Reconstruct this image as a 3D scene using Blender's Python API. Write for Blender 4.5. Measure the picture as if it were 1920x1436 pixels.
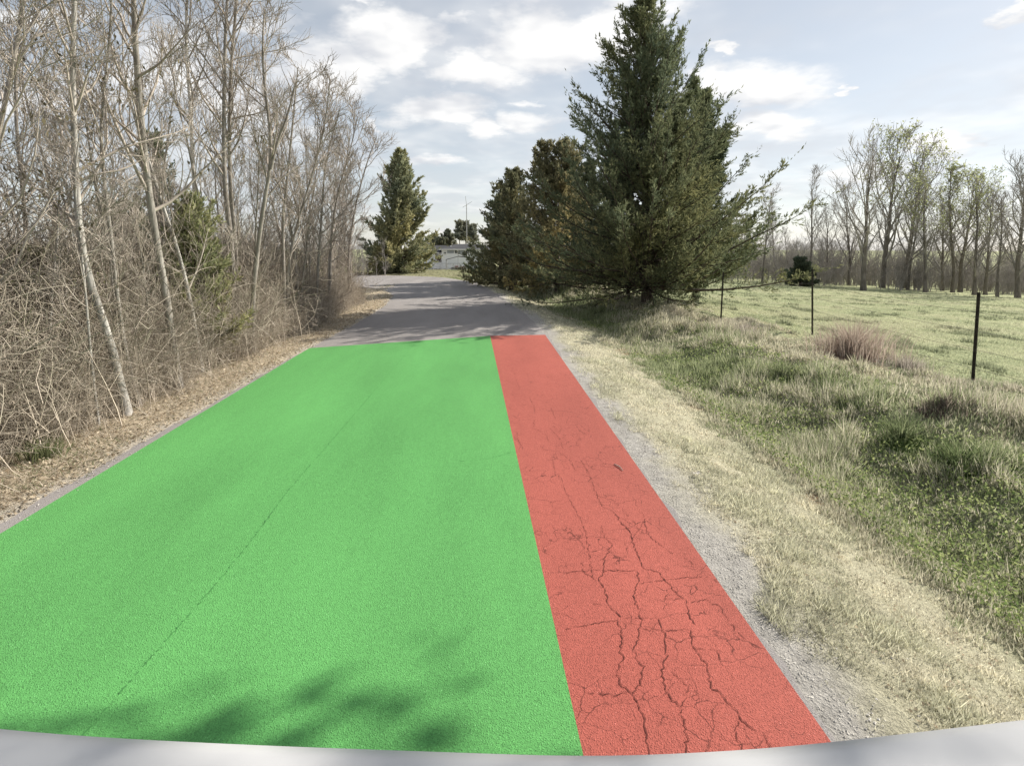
import bpy, math, random
import numpy as np
from mathutils import Vector

for o in list(bpy.data.objects):
    bpy.data.objects.remove(o)
scene = bpy.context.scene
COL = scene.collection
R = math.radians
rng = np.random.default_rng(7)

# ------------------------------------------------------------------ camera
CAM_Z, PITCH, YAW, FPX, PCX, PCY = 2.3, R(4.5), R(2.86), 1000.0, 960.0, 544.0
cd = bpy.data.cameras.new('camera')
cam = bpy.data.objects.new('camera', cd); COL.objects.link(cam)
cam.location = (0, 0, CAM_Z)
cam.rotation_euler = (R(90) - PITCH, 0, -YAW)
cd.sensor_width = 36; cd.sensor_fit = 'HORIZONTAL'
cd.lens = 36 * FPX / 1920; cd.shift_y = -(718 - PCY) / 1920
cd.clip_start = 0.05; cd.clip_end = 6000
scene.camera = cam

# ------------------------------------------------------------------ sky, sun, exposure
SUN_AZ = math.atan2(0.91, 0.415)       # from +Y towards +X
SUN_EL = R(34)
SKY_STRENGTH, SUN_STRENGTH, EXPOSURE = 0.087, 3.9, 0.98
sun_d = bpy.data.lights.new('sun', 'SUN'); sun_d.energy = SUN_STRENGTH; sun_d.angle = R(0.6)
sun_d.color = (1.0, 0.945, 0.85)
sun = bpy.data.objects.new('sun', sun_d); COL.objects.link(sun)
sdir = Vector((math.sin(SUN_AZ) * math.cos(SUN_EL), math.cos(SUN_AZ) * math.cos(SUN_EL), math.sin(SUN_EL)))
sun.rotation_euler = sdir.to_track_quat('Z', 'Y').to_euler()
sun.location = (30, 20, 40)
scene.view_settings.view_transform = 'Standard'
scene.view_settings.look = 'None'
scene.view_settings.exposure = EXPOSURE
scene.view_settings.gamma = 1.0
scene.cycles.use_denoising = True
scene.cycles.max_bounces = 5
scene.cycles.diffuse_bounces = 3
scene.cycles.use_adaptive_sampling = True
scene.cycles.adaptive_threshold = 0.02
scene.cycles.transparent_max_bounces = 8
scene.cycles.sample_clamp_indirect = 6


def ray(px, py):
    u = (px - PCX) / FPX; v = -(py - PCY) / FPX
    sp, cp, sy, cy = math.sin(PITCH), math.cos(PITCH), math.sin(YAW), math.cos(YAW)
    return np.array([sy * cp + u * cy + v * sy * sp, cy * cp - u * sy + v * cy * sp, -sp + v * cp])


def gpt(px, py, z=0.0):
    d = ray(px, py); t = (z - CAM_Z) / d[2]
    return np.array([0, 0, CAM_Z]) + d * t


def dpt(px, py, y):
    d = ray(px, py); return np.array([0, 0, CAM_Z]) + d * (y / d[1])


class NT:
    def __init__(self, tree):
        self.t = tree; self.n = tree.nodes; self.l = tree.links

    def new(self, typ, **kw):
        nd = self.n.new(typ)
        for k, v in kw.items():
            setattr(nd, k, v)
        return nd

    def put(self, sock, val):
        if isinstance(val, bpy.types.NodeSocket):
            self.l.new(val, sock)
        else:
            sock.default_value = val

    def math(self, op, a, b=0.0, c=None, clamp=False):
        nd = self.new('ShaderNodeMath', operation=op, use_clamp=clamp)
        self.put(nd.inputs[0], a); self.put(nd.inputs[1], b)
        if c is not None: self.put(nd.inputs[2], c)
        return nd.outputs[0]

    def vmath(self, op, a, b=(0, 0, 0)):
        nd = self.new('ShaderNodeVectorMath', operation=op)
        self.put(nd.inputs[0], a)
        if op == 'SCALE': self.put(nd.inputs[3], b)
        else: self.put(nd.inputs[1], b)
        return nd.outputs['Value'] if op in ('LENGTH', 'DOT_PRODUCT') else nd.outputs[0]

    def noise(self, vec, scale, detail=4, rough=0.55, dist=0.0):
        nd = self.new('ShaderNodeTexNoise'); self.put(nd.inputs['Vector'], vec)
        nd.inputs['Scale'].default_value = scale; nd.inputs['Detail'].default_value = detail
        nd.inputs['Roughness'].default_value = rough; nd.inputs['Distortion'].default_value = dist
        return nd.outputs['Fac']

    def smooth(self, val, lo, hi, a=0.0, b=1.0, kind='SMOOTHSTEP'):
        nd = self.new('ShaderNodeMapRange', interpolation_type=kind)
        self.put(nd.inputs[0], val)
        for i, v in zip((1, 2, 3, 4), (lo, hi, a, b)): self.put(nd.inputs[i], v)
        return nd.outputs[0]

    def mix(self, fac, a, b, mode='MIX'):
        nd = self.new('ShaderNodeMix', data_type='RGBA', blend_type=mode)
        self.put(nd.inputs[0], fac)
        for s, v in ((nd.inputs[6], a), (nd.inputs[7], b)):
            self.put(s, v if isinstance(v, bpy.types.NodeSocket) else (*v[:3], 1))
        return nd.outputs[2]


world = bpy.data.worlds.new('World'); scene.world = world; world.use_nodes = True
world.cycles.sampling_method = 'MANUAL'; world.cycles.sample_map_resolution = 256
w = NT(world.node_tree); w.n.clear()
tc = w.new('ShaderNodeTexCoord'); D = w.vmath('NORMALIZE', tc.outputs['Generated'])
sky = w.new('ShaderNodeTexSky', sky_type='NISHITA', sun_disc=False)
sky.sun_elevation = SUN_EL; sky.sun_rotation = SUN_AZ
sky.air_density = 1.0; sky.dust_density = 0.35; sky.ozone_density = 1.0; sky.altitude = 200
sep = w.new('ShaderNodeSeparateXYZ'); w.l.new(D, sep.inputs[0])
zz = w.math('ADD', w.math('MAXIMUM', sep.outputs[2], 0.0), 0.16)
inv = w.math('DIVIDE', 1.0, zz)
cmb = w.new('ShaderNodeCombineXYZ')
w.l.new(w.math('MULTIPLY', sep.outputs[0], inv), cmb.inputs[0]); w.l.new(w.math('MULTIPLY', sep.outputs[1], inv), cmb.inputs[1])
P = cmb.outputs[0]


def cproj(px, py):
    d = ray(px, py); d = d / np.linalg.norm(d)
    k = 1 / (max(d[2], 0) + 0.16)
    return np.array([d[0] * k, d[1] * k])


CLOUDS = [(1050, 70, 150, 62, 1), (905, 130, 85, 34, .9), (1175, 40, 90, 46, .9), (620, 130, 95, 48, .9), (735, 85, 75, 60, .95),
          (830, 38, 60, 20, .6), (830, 205, 80, 28, .9), (895, 245, 46, 24, .8), (1000, 232, 60, 20, .7), (1420, 168, 110, 36, .9),
          (1465, 240, 75, 30, .95), (800, 300, 55, 12, .7), (880, 348, 100, 20, .5), (1340, 102, 26, 10, .8), (1765, 270, 60, 26, .9),
          (1890, 18, 40, 26, .9), (700, 230, 18, 12, .7), (60, 25, 110, 32, .8), (90, 190, 150, 55, .7), (300, 130, 110, 70, .7),
          (460, 190, 110, 60, .7), (210, 300, 200, 50, .5), (990, 190, 25, 9, .6), (1575, 160, 12, 6, .7), (1640, 330, 150, 30, .5),
          (560, 260, 120, 40, .5), (1100, 300, 160, 40, .4), (480, 40, 80, 25, .5), (680, 5, 40, 14, .7)]
jit = w.new('ShaderNodeTexNoise'); w.l.new(P, jit.inputs['Vector']); jit.inputs['Scale'].default_value = 3.2; jit.inputs['Detail'].default_value = 5
jit.inputs['Roughness'].default_value = 0.62
joff = w.vmath('SCALE', w.vmath('SUBTRACT', jit.outputs['Color'], (.5, .5, .5)), 0.46)
PJ = w.vmath('ADD', P, joff)
blob = None
for (cx, cy, hx, hy, amp) in CLOUDS:
    c = cproj(cx, cy)
    ex = cproj(cx + hx, cy) - c; ey = cproj(cx, cy - hy) - c
    M = np.linalg.inv(np.stack([ex, ey], 1))
    q = w.vmath('SUBTRACT', PJ, (c[0], c[1], 0))
    a = w.vmath('DOT_PRODUCT', q, (M[0, 0], M[0, 1], 0)); b = w.vmath('DOT_PRODUCT', q, (M[1, 0], M[1, 1], 0))
    d2 = w.math('ADD', w.math('MULTIPLY', a, a), w.math('MULTIPLY', b, b))
    g = w.math('MULTIPLY', w.math('POWER', 2.718, w.math('MULTIPLY', d2, -0.55)), amp)
    blob = g if blob is None else w.math('MAXIMUM', blob, g)
n1 = w.noise(P, 1.5, 5, 0.6, 0.0)
n2 = w.noise(P, 6.5, 5, 0.6)
field = w.math('ADD', w.math('MULTIPLY', blob, 0.74), w.math('ADD', w.math('MULTIPLY', n1, 0.75), w.math('MULTIPLY', n2, 0.28)))
mask = w.smooth(field, 0.62, 1.06)
thin = w.smooth(w.noise(P, 0.9, 4, 0.65, 0.0), 0.34, 0.70, 0.0, 0.72)
mask = w.math('MAXIMUM', mask, thin)
shade = w.smooth(w.math('ADD', w.noise(w.vmath('ADD', P, (0.1, -0.15, 0)), 2.6, 3, .6), w.math('MULTIPLY', field, 0.25)), 0.55, 0.85)
ccol = w.mix(shade, (4.3, 4.4, 4.65), (6.6, 6.5, 6.35))
hsv = w.new('ShaderNodeHueSaturation'); hsv.inputs['Saturation'].default_value = 0.60; hsv.inputs['Value'].default_value = 1.0
gm_ = w.new('ShaderNodeGamma'); gm_.inputs[1].default_value = 0.62; w.l.new(sky.outputs[0], gm_.inputs[0])
w.l.new(w.vmath('SCALE', gm_.outputs[0], 1.5), hsv.inputs['Color'])
skyc = w.mix(w.math('MULTIPLY', mask, 0.9), hsv.outputs[0], ccol)
bg = w.new('ShaderNodeBackground'); w.l.new(skyc, bg.inputs[0]); bg.inputs[1].default_value = SKY_STRENGTH
wo = w.new('ShaderNodeOutputWorld'); w.l.new(bg.outputs[0], wo.inputs[0])

# ------------------------------------------------------------------ helpers


def mk_mesh(name, V, polys, mat=None, col=None, smooth=False):
    me = bpy.data.meshes.new(name)
    V = np.asarray(V, np.float32)
    polys = [np.asarray(p, np.int32) for p in polys if len(p)]
    nl = sum(p.size for p in polys); npoly = sum(len(p) for p in polys)
    me.vertices.add(len(V)); me.vertices.foreach_set('co', V.ravel())
    me.loops.add(nl); me.loops.foreach_set('vertex_index', np.concatenate([p.ravel() for p in polys]))
    ls = []; off = 0
    for p in polys:
        k = p.shape[1]; ls.append(off + np.arange(len(p)) * k); off += p.size
    me.polygons.add(npoly); me.polygons.foreach_set('loop_start', np.concatenate(ls).astype(np.int32))
    if col is not None:
        ca = me.color_attributes.new('Col', 'FLOAT_COLOR', 'POINT')
        c4 = np.ones((len(V), 4), np.float32); c4[:, :3] = col
        ca.data.foreach_set('color', c4.ravel())
    me.update(calc_edges=True)
    me.polygons.foreach_set('use_smooth', np.full(npoly, smooth))
    if mat: me.materials.append(mat)
    return me


def link(name, me, parent=None, loc=None):
    o = bpy.data.objects.new(name, me); COL.objects.link(o)
    if parent: o.parent = parent
    if loc is not None: o.location = loc
    return o


def tag(o, label=None, cat=None, group=None, kind=None):
    if label: o['label'] = label
    if cat: o['category'] = cat
    if group: o['group'] = group
    if kind: o['kind'] = kind
    return o


def thing(name, label, cat, loc=(0, 0, 0), rz=0.0, group=None):
    o = bpy.data.objects.new(name, None); COL.objects.link(o)
    o.location = loc; o.rotation_euler = (0, 0, rz); o.empty_display_size = 0.3
    return tag(o, label, cat, group)


class MB:
    """boxes and free polygons collected into one mesh"""
    def __init__(self): self.V = []; self.P = {}; self.n = 0

    def add(self, V, F):
        V = np.asarray(V, float); F = np.asarray(F, int)
        self.V.append(V); self.P.setdefault(F.shape[1], []).append(F + self.n); self.n += len(V); return self

    def box(self, lo, hi):
        (a, b, c), (d, e, f) = lo, hi
        V = [(a, b, c), (d, b, c), (d, e, c), (a, e, c), (a, b, f), (d, b, f), (d, e, f), (a, e, f)]
        return self.add(V, [(3, 2, 1, 0), (4, 5, 6, 7), (0, 1, 5, 4), (1, 2, 6, 5), (2, 3, 7, 6), (3, 0, 4, 7)])

    def mesh(self, name, mat, smooth=False):
        return mk_mesh(name, np.concatenate(self.V), [np.concatenate(v) for v in self.P.values()], mat, smooth=smooth)

    def build(self, name, mat, parent=None, loc=None, smooth=False):
        return link(name, self.mesh(name, mat, smooth), parent, loc)


class Tubes:
    def __init__(self): self.d = {}

    def add(self, P, Rr, s=3):
        self.d.setdefault((len(P), s), []).append((P, Rr))

    def arrays(self):
        Vs = []; Qs = []; n0 = 0
        for (n, s), lst in self.d.items():
            P = np.array([a for a, _ in lst], float); Rr = np.array([b for _, b in lst], float)
            B = len(lst)
            T = np.gradient(P, axis=1); T /= np.linalg.norm(T, axis=2, keepdims=True) + 1e-9
            m = T.mean(1); ref = np.where(np.abs(m[:, 2:3]) > 0.75, np.array([[1., 0.13, 0]]), np.array([[0., 0.1, 1.]]))
            U = np.cross(T, ref[:, None, :]); U /= np.linalg.norm(U, axis=2, keepdims=True) + 1e-9
            W = np.cross(T, U)
            ang = np.arange(s) / s * 2 * math.pi
            ring = P[:, :, None, :] + Rr[:, :, None, None] * (U[:, :, None, :] * np.cos(ang)[None, None, :, None] + W[:, :, None, :] * np.sin(ang)[None, None, :, None])
            Vs.append(ring.reshape(-1, 3))
            b = np.arange(B)[:, None, None] * n * s; i = np.arange(n - 1)[None, :, None] * s; k = np.arange(s)[None, None, :]; k2 = (k + 1) % s
            q = np.stack([b + i + k, b + i + k2, b + i + s + k2, b + i + s + k], -1).reshape(-1, 4) + n0
            Qs.append(q); n0 += B * n * s
        return np.concatenate(Vs), np.concatenate(Qs)

    def mesh(self, name, mat):
        V, Q = self.arrays(); return mk_mesh(name, V, [Q], mat, smooth=True)


def _h(ix, iy, seed):
    v = (ix.astype(np.int64) * 374761393 + iy.astype(np.int64) * 668265263 + seed * 1442695041) & 0xffffffff
    v = ((v ^ (v >> 13)) * 1274126177) & 0xffffffff
    return ((v ^ (v >> 16)) & 0xffff) / 65535.0


def vn(x, y, sc, seed=0, octs=3):
    x = np.asarray(x, float); y = np.asarray(y, float)
    out = np.zeros(np.broadcast(x, y).shape); amp = 1; tot = 0
    for o in range(octs):
        X = x * sc; Y = y * sc; ix = np.floor(X); iy = np.floor(Y); fx = X - ix; fy = Y - iy
        fx = fx * fx * (3 - 2 * fx); fy = fy * fy * (3 - 2 * fy)
        a = _h(ix, iy, seed + o); b = _h(ix + 1, iy, seed + o); c = _h(ix, iy + 1, seed + o); d = _h(ix + 1, iy + 1, seed + o)
        out += amp * ((a * (1 - fx) + b * fx) * (1 - fy) + (c * (1 - fx) + d * fx) * fy)
        tot += amp; amp *= .55; sc *= 2.1
    return out / tot


def sm(x, a, b):
    t = np.clip((np.asarray(x, float) - a) / (b - a), 0, 1); return t * t * (3 - 2 * t)


def lerp3(a, b, t):
    return np.asarray(a)[None, :] * (1 - t[:, None]) + np.asarray(b)[None, :] * t[:, None]


# ------------------------------------------------------------------ materials
def mat_new(name):
    m = bpy.data.materials.new(name); m.use_nodes = True
    t = NT(m.node_tree); bs = t.n['Principled BSDF']; return m, t, bs


def mat_plain(name, color, rough=0.7, metallic=0.0, var=0.25, scale=6.0, bump=0.0, spec=0.3, coord='Object'):
    m, t, bs = mat_new(name)
    co = t.new('ShaderNodeTexCoord').outputs[coord]
    n = t.noise(co, scale, 5, .6)
    dark = tuple(c * (1 - var) for c in color); lite = tuple(min(1, c * (1 + var)) for c in color)
    t.l.new(t.mix(t.smooth(n, .3, .7), dark, lite), bs.inputs['Base Color'])
    bs.inputs['Roughness'].default_value = rough; bs.inputs['Metallic'].default_value = metallic
    bs.inputs['Specular IOR Level'].default_value = spec
    if bump:
        bp = t.new('ShaderNodeBump'); bp.inputs['Strength'].default_value = bump; bp.inputs['Distance'].default_value = 0.02
        t.l.new(t.noise(co, scale * 6, 4, .6), bp.inputs['Height']); t.l.new(bp.outputs[0], bs.inputs['Normal'])
    return m


def mat_bark(name, c1, c2, scale=5.0):
    m, t, bs = mat_new(name)
    co = t.new('ShaderNodeTexCoord').outputs['Object']
    st = t.vmath('MULTIPLY', co, (1, 1, 0.22))
    n = t.noise(st, scale * 3, 6, .65, .6); n2 = t.noise(co, scale * .35, 3, .6)
    f = t.math('ADD', t.math('MULTIPLY', n, .65), t.math('MULTIPLY', n2, .35))
    t.l.new(t.mix(t.smooth(f, .36, .64), c1, c2), bs.inputs['Base Color'])
    bs.inputs['Roughness'].default_value = .95; bs.inputs['Specular IOR Level'].default_value = .1
    bp = t.new('ShaderNodeBump'); bp.inputs['Strength'].default_value = .6; bp.inputs['Distance'].default_value = .02
    t.l.new(n, bp.inputs['Height']); t.l.new(bp.outputs[0], bs.inputs['Normal'])
    return m


def mat_leaf(name, trans=0.3, tint=(1, 1, 1)):
    """colour comes from the mesh attribute Col (each leaf's own colour)"""
    m = bpy.data.materials.new(name); m.use_nodes = True; t = NT(m.node_tree); t.n.clear()
    at = t.new('ShaderNodeAttribute', attribute_name='Col')
    d = t.new('ShaderNodeBsdfDiffuse'); tr = t.new('ShaderNodeBsdfTranslucent'); mx = t.new('ShaderNodeMixShader')
    c = t.mix(1.0, at.outputs['Color'], tint, 'MULTIPLY')
    t.l.new(c, d.inputs[0]); t.l.new(c, tr.inputs[0]); mx.inputs[0].default_value = trans
    t.l.new(d.outputs[0], mx.inputs[1]); t.l.new(tr.outputs[0], mx.inputs[2])
    o = t.new('ShaderNodeOutputMaterial'); t.l.new(mx.outputs[0], o.inputs[0])
    return m


def mat_asphalt(name, base, tint=None, cracks=0.0):
    m, t, bs = mat_new(name)
    co = t.new('ShaderNodeTexCoord').outputs['Object']
    g1 = t.noise(co, 150, 3, .75); g2 = t.noise(co, 28, 4, .6); g3 = t.noise(t.vmath('MULTIPLY', co, (1, .25, 1)), .9, 5, .6)
    vo = t.new('ShaderNodeTexVoronoi'); t.l.new(co, vo.inputs['Vector']); vo.inputs['Scale'].default_value = 105
    stone = t.smooth(vo.outputs['Distance'], .1, .55, 1, 0)
    lum = t.math('ADD', t.math('MULTIPLY', t.smooth(g1, .3, .7), .55), t.math('MULTIPLY', g3, .75))
    lum = t.math('ADD', lum, t.math('MULTIPLY', g2, .35))
    lum = t.smooth(lum, .35, 1.3, .55, 1.42, 'LINEAR')
    sep = t.new('ShaderNodeSeparateColor'); t.l.new(vo.outputs['Color'], sep.inputs[0])
    spk = t.math('MULTIPLY', t.smooth(sep.outputs[0], .93, 1.0), stone)
    cc = t.vmath('SCALE', tuple(base), lum)
    c = t.mix(t.math('MULTIPLY', spk, .55), cc, tuple(min(1, b * 2.0 + .12) for b in base))
    pit = t.math('MULTIPLY', t.smooth(sep.outputs[1], .78, 1.0), stone)
    c = t.mix(t.math('MULTIPLY', pit, .5), c, tuple(b * .3 for b in base))
    if cracks:
        wv = t.vmath('ADD', co, t.vmath('SCALE', t.vmath('SUBTRACT', jn(t, co, 5.0), (.5, .5, .5)), .22))
        ve = t.new('ShaderNodeTexVoronoi', feature='DISTANCE_TO_EDGE'); t.l.new(wv, ve.inputs['Vector']); ve.inputs['Scale'].default_value = 5.2
        line = t.smooth(ve.outputs['Distance'], .0, .022, 1, 0)
        gate = t.smooth(t.noise(co, 2.2, 4, .65), .40, .60)
        xg = t.new('ShaderNodeSeparateXYZ'); t.l.new(co, xg.inputs[0])
        gate = t.math('MULTIPLY', gate, t.smooth(xg.outputs[1], 3.0, 12.0, 1.0, .5))
        c = t.mix(t.math('MULTIPLY', t.math('MULTIPLY', line, gate), cracks), c, tuple(b * .22 for b in base))
    t.l.new(c, bs.inputs['Base Color'])
    bs.inputs['Roughness'].default_value = .85; bs.inputs['Specular IOR Level'].default_value = .18
    bp = t.new('ShaderNodeBump'); bp.inputs['Strength'].default_value = .7; bp.inputs['Distance'].default_value = .0035
    t.l.new(t.math('ADD', stone, t.math('MULTIPLY', g1, .8)), bp.inputs['Height']); t.l.new(bp.outputs[0], bs.inputs['Normal'])
    return m


def jn(t, co, scale):
    nd = t.new('ShaderNodeTexNoise'); t.put(nd.inputs['Vector'], co); nd.inputs['Scale'].default_value = scale; nd.inputs['Detail'].default_value = 3
    return nd.outputs['Color']


def mat_ground(name):
    m, t, bs = mat_new(name)
    at = t.new('ShaderNodeAttribute', attribute_name='Col')
    co = t.new('ShaderNodeTexCoord').outputs['Object']
    n = t.noise(co, 9, 6, .65); n2 = t.noise(co, 60, 4, .65); n3 = t.noise(co, .55, 5, .6)
    f = t.smooth(t.math('ADD', t.math('ADD', t.math('MULTIPLY', n, .4), t.math('MULTIPLY', n2, .35)), t.math('MULTIPLY', n3, .25)), .34, .66, .58, 1.36, 'LINEAR')
    t.l.new(t.vmath('SCALE', at.outputs['Color'], f), bs.inputs['Base Color'])
    bs.inputs['Roughness'].default_value = .95; bs.inputs['Specular IOR Level'].default_value = .05
    bp = t.new('ShaderNodeBump'); bp.inputs['Strength'].default_value = .8; bp.inputs['Distance'].default_value = .03
    t.l.new(t.math('ADD', n2, n), bp.inputs['Height']); t.l.new(bp.outputs[0], bs.inputs['Normal'])
    return m


M = {}
M['asphalt'] = mat_asphalt('asphalt', (.27, .25, .24))
M['green'] = mat_asphalt('green_overlay', (.102, .315, .092))  # asphalt grain in the colours of the annotation overlay, here and below
M['red'] = mat_asphalt('red_overlay', (.36, .097, .074), cracks=.9)
M['crack'] = mat_plain('crack_fill', (.125, .032, .024), .95, var=.3)
M['seam'] = mat_plain('seam_fill', (.06, .22, .06), .95, var=.3)
M['ground'] = mat_ground('ground')
M['gravel'] = mat_plain('gravel', (.50, .47, .42), .9, var=.4, scale=9)
M['grass'] = mat_leaf('grass_blades', .5)
M['needle'] = mat_leaf('cedar_foliage', .4)
M['leaf'] = mat_leaf('leaves', .4)
M['bark_tan'] = mat_bark('bark_tan', (.18, .16, .14), (.37, .345, .31))
M['bark_pale'] = mat_bark('bark_pale', (.22, .205, .185), (.48, .455, .42))
M['bark_white'] = mat_bark('bark_white', (.52, .49, .45), (.82, .79, .74))
M['bark_grey'] = mat_bark('bark_grey', (.17, .15, .13), (.37, .335, .295))
M['bark_far'] = mat_bark('bark_far', (.10, .088, .076), (.22, .195, .17), 2.0)
M['bark_dark'] = mat_bark('bark_dark', (.05, .04, .033), (.13, .105, .085))
M['twig'] = mat_plain('twigs', (.36, .315, .27), .95, var=.35, scale=1.3)
M['twig_far'] = mat_plain('far_twigs', (.30, .275, .25), .95, var=.3, scale=.4)
M['brush'] = mat_plain('brush_stems', (.40, .345, .28), .95, var=.55, scale=.8)
M['post'] = mat_plain('post_steel', (.045, .04, .03), .8, var=.5, scale=14, metallic=.2)
M['wire'] = mat_plain('wire', (.10, .09, .08), .7, var=.3)
M['white_paint'] = mat_plain('white_paint', (.46, .46, .465), .45, var=.03, scale=2, spec=.5)
M['house_white'] = mat_plain('house_siding', (.82, .82, .81), .6, var=.04, scale=1)
M['house_grey'] = mat_plain('house_panel', (.34, .36, .38), .6, var=.08, scale=1)
M['roof'] = mat_plain('roof_shingle', (.06, .06, .064), .9, var=.25, scale=2)
M['glass'] = mat_plain('window_glass', (.03, .035, .04), .08, var=.1, spec=.6)
M['galv'] = mat_plain('galvanised', (.38, .38, .38), .5, var=.15, metallic=.4)
M['rubber'] = mat_plain('rubber', (.02, .02, .02), .8, var=.2)
M['chrome'] = mat_plain('chrome', (.6, .6, .6), .2, var=.05, metallic=1)
M['plastic'] = mat_plain('dark_plastic', (.03, .03, .032), .5, var=.2)
M['lamp'] = mat_plain('lamp_lens', (.7, .72, .74), .1, var=.05)
M['red_paint'] = mat_plain('faded_red_paint', (.24, .08, .06), .6, var=.2)
M['brown'] = mat_plain('brown_wood', (.16, .10, .07), .8, var=.3)
M['litter'] = mat_plain('litter', (.55, .51, .44), .7, var=.1)

# ------------------------------------------------------------------ road outline and terrain
RE = np.array([(1.62, -30), (1.62, 14), (1.53, 17), (1.1, 21), (.55, 27), (-.74, 36), (-3.4, 42.6), (-6.8, 45), (-10, 46), (-30, 46.6), (-60, 45)])
LE = np.array([(-4.07, -30), (-4.07, 12), (-3.94, 17), (-4.0, 21.3), (-4.44, 26), (-5.4, 29.3), (-7.1, 32.2), (-12, 35), (-30, 36.5), (-60, 35)])


def resample(pts, step):
    pts = np.asarray(pts, float); d = np.r_[0, np.cumsum(np.linalg.norm(np.diff(pts, axis=0), axis=1))]
    n = max(3, int(d[-1] / step)); s = np.linspace(0, d[-1], n)
    out = np.stack([np.interp(s, d, pts[:, k]) for k in range(pts.shape[1])], 1)
    for _ in range(3):
        out[1:-1] = (out[:-2] + 2 * out[1:-1] + out[2:]) / 4
    return out


_re = resample(RE, .8); _le = resample(LE, .8)




def terrain(x, y):
    x = np.asarray(x, float); y = np.asarray(y, float)
    right = x - np.interp(y, RE[:6, 1], RE[:6, 0])
    left = np.interp(y, LE[:6, 1], LE[:6, 0]) - x
    near = 1 - sm(y, 34, 44)
    ditch = (-.30 * sm(right, .35, 1.9) - .14 * sm(right, 1.9, 2.5) + .47 * sm(right, 2.6, 4.9)) * near
    ditch = ditch + (vn(x, y, .9, 3) - .5) * .42 * sm(right, 1.8, 3) * (1 - sm(right, 7, 9)) * near
    fld = -.05 * np.clip(right - 6.5, 0, 120) - .008 * np.clip(y, 0, 150) * sm(right, 5, 12)
    fld = fld + (vn(x, y, .12, 9, 2) - .5) * .35 * sm(right, 7, 12)
    lf = -.05 * sm(left, .3, 1.2) - .30 * np.clip(left - 1.3, 0, 7) - .05 * np.clip(left - 8.3, 0, 60)
    lf = lf * (1 - sm(y, 31, 40) * 1.0)
    lf = np.where(left > -.05, lf, 0)
    lf = lf + (vn(x, y, 1.1, 5) - .4) * .09 * sm(left, .2, .8) * near
    yard = -1.7 * sm(y, 50, 98) * (1 - sm(right, 4, 12))
    farleft = -2.0 * sm(-x, 30, 90) * sm(y, 40, 60)
    return ditch + fld + lf + yard + farleft - .012 + .034 * sm(left, .0, .14) * near


def tz(x, y): return float(terrain(np.array([x]), np.array([y]))[0])


def in_road(x, y, grow=0.0):
    """rough mask of the road sheet"""
    x = np.asarray(x, float); y = np.asarray(y, float)
    a = (x < np.interp(y, RE[:6, 1], RE[:6, 0]) + grow) & (x > np.interp(y, LE[:6, 1], LE[:6, 0]) - grow) & (y < 36)
    top = np.interp(x, RE[::-1, 0][:7], RE[::-1, 1][:7]); bot = np.interp(x, LE[::-1, 0][:6], LE[::-1, 1][:6])
    b = (y < top + grow) & (y > bot - grow) & (x < -.74) & (y > 29)
    return a | b


# ground colours by what grows there
C_SOIL, C_STRAW, C_GRAV = (.22, .175, .13), (.44, .37, .27), (.38, .36, .33)
C_VERGE, C_FIELD, C_DITCH, C_CLAY = (.42, .395, .285), (.36, .375, .215), (.17, .18, .105), (.26, .13, .075)


def ground_color(x, y):
    right = x - np.interp(y, RE[:6, 1], RE[:6, 0]); left = np.interp(y, LE[:6, 1], LE[:6, 0]) - x
    n = vn(x, y, 1.3, 21); n2 = vn(x, y, .35, 22)
    c = np.tile(np.array(C_FIELD), (len(x), 1)).astype(float)

    def over(col, f):
        nonlocal c
        f = np.clip(f, 0, 1)[:, None]; c = c * (1 - f) + np.asarray(col)[None] * f
    near = 1 - sm(y, 38, 46)
    over(C_DITCH, sm(right, 1.4, 2.2) * (1 - sm(right, 5.0, 6.8)) * near)
    over((.30, .26, .17), sm(n, .45, .62) * sm(right, 4.0, 5.2) * (1 - sm(right, 6.5, 7.5)) * near)
    over(C_VERGE, (1 - sm(right, 1.5, 2.1)) * (right > -.5) * near)
    over(C_CLAY, sm(n, .55, .66) * sm(right, 1.6, 1.9) * (1 - sm(right, 2.2, 2.5)) * near * .8)
    over(C_GRAV, (1 - sm(right + (n - .5) * .7, .12, .55)) * (right > -1) * near)
    over(C_STRAW, (left > -.3) * (1 - sm(left, 1.0, 1.6)) * near)
    over(C_GRAV, (left > -.5) * (1 - sm(left + (n - .5) * .3, .05, .22)) * near * .7)
    over(C_SOIL, sm(left, 1.0, 1.7) * (1 - sm(left, 14, 25)))
    over((.27, .26, .145), sm(y, 36, 40) * (left < 3) * (right < 6) * (.35 + .65 * n2))
    return c


def axis(bks):
    out = []
    for a, b, s in bks: out.append(np.arange(a, b, s))
    out.append([bks[-1][1]]); return np.concatenate(out)


gx = axis([(-1500, -100, 100), (-100, -30, 5), (-30, -9, .9), (-9, -3.4, .16), (-3.4, 1.5, .7), (1.5, 9, .14), (9, 30, .7), (30, 110, 4), (110, 1510, 100)])
gy = axis([(-40, 0, 4), (0, 14, .16), (14, 40, .35), (40, 60, .8), (60, 130, 4), (130, 400, 30), (400, 2400, 250)])
GX, GY = np.meshgrid(gx, gy); xs, ys = GX.ravel(), GY.ravel()
zs = terrain(xs, ys); zs = zs - .05 * in_road(xs, ys, -.3)
zs = zs + (rng.random(len(zs)) - .5) * .02 * (~in_road(xs, ys, .3)) * (np.hypot(xs, ys) < 45)
nx, ny = len(gx), len(gy)
ii = (np.arange(ny - 1)[:, None] * nx + np.arange(nx - 1)[None]).ravel()
gme = mk_mesh('ground', np.stack([xs, ys, zs], 1), [np.stack([ii, ii + 1, ii + nx + 1, ii + nx], 1)], M['ground'], col=ground_color(xs, ys), smooth=True)
tag(link('ground', gme), 'grassy ground with verge, ditch and sloping pasture', kind='structure')

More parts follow.
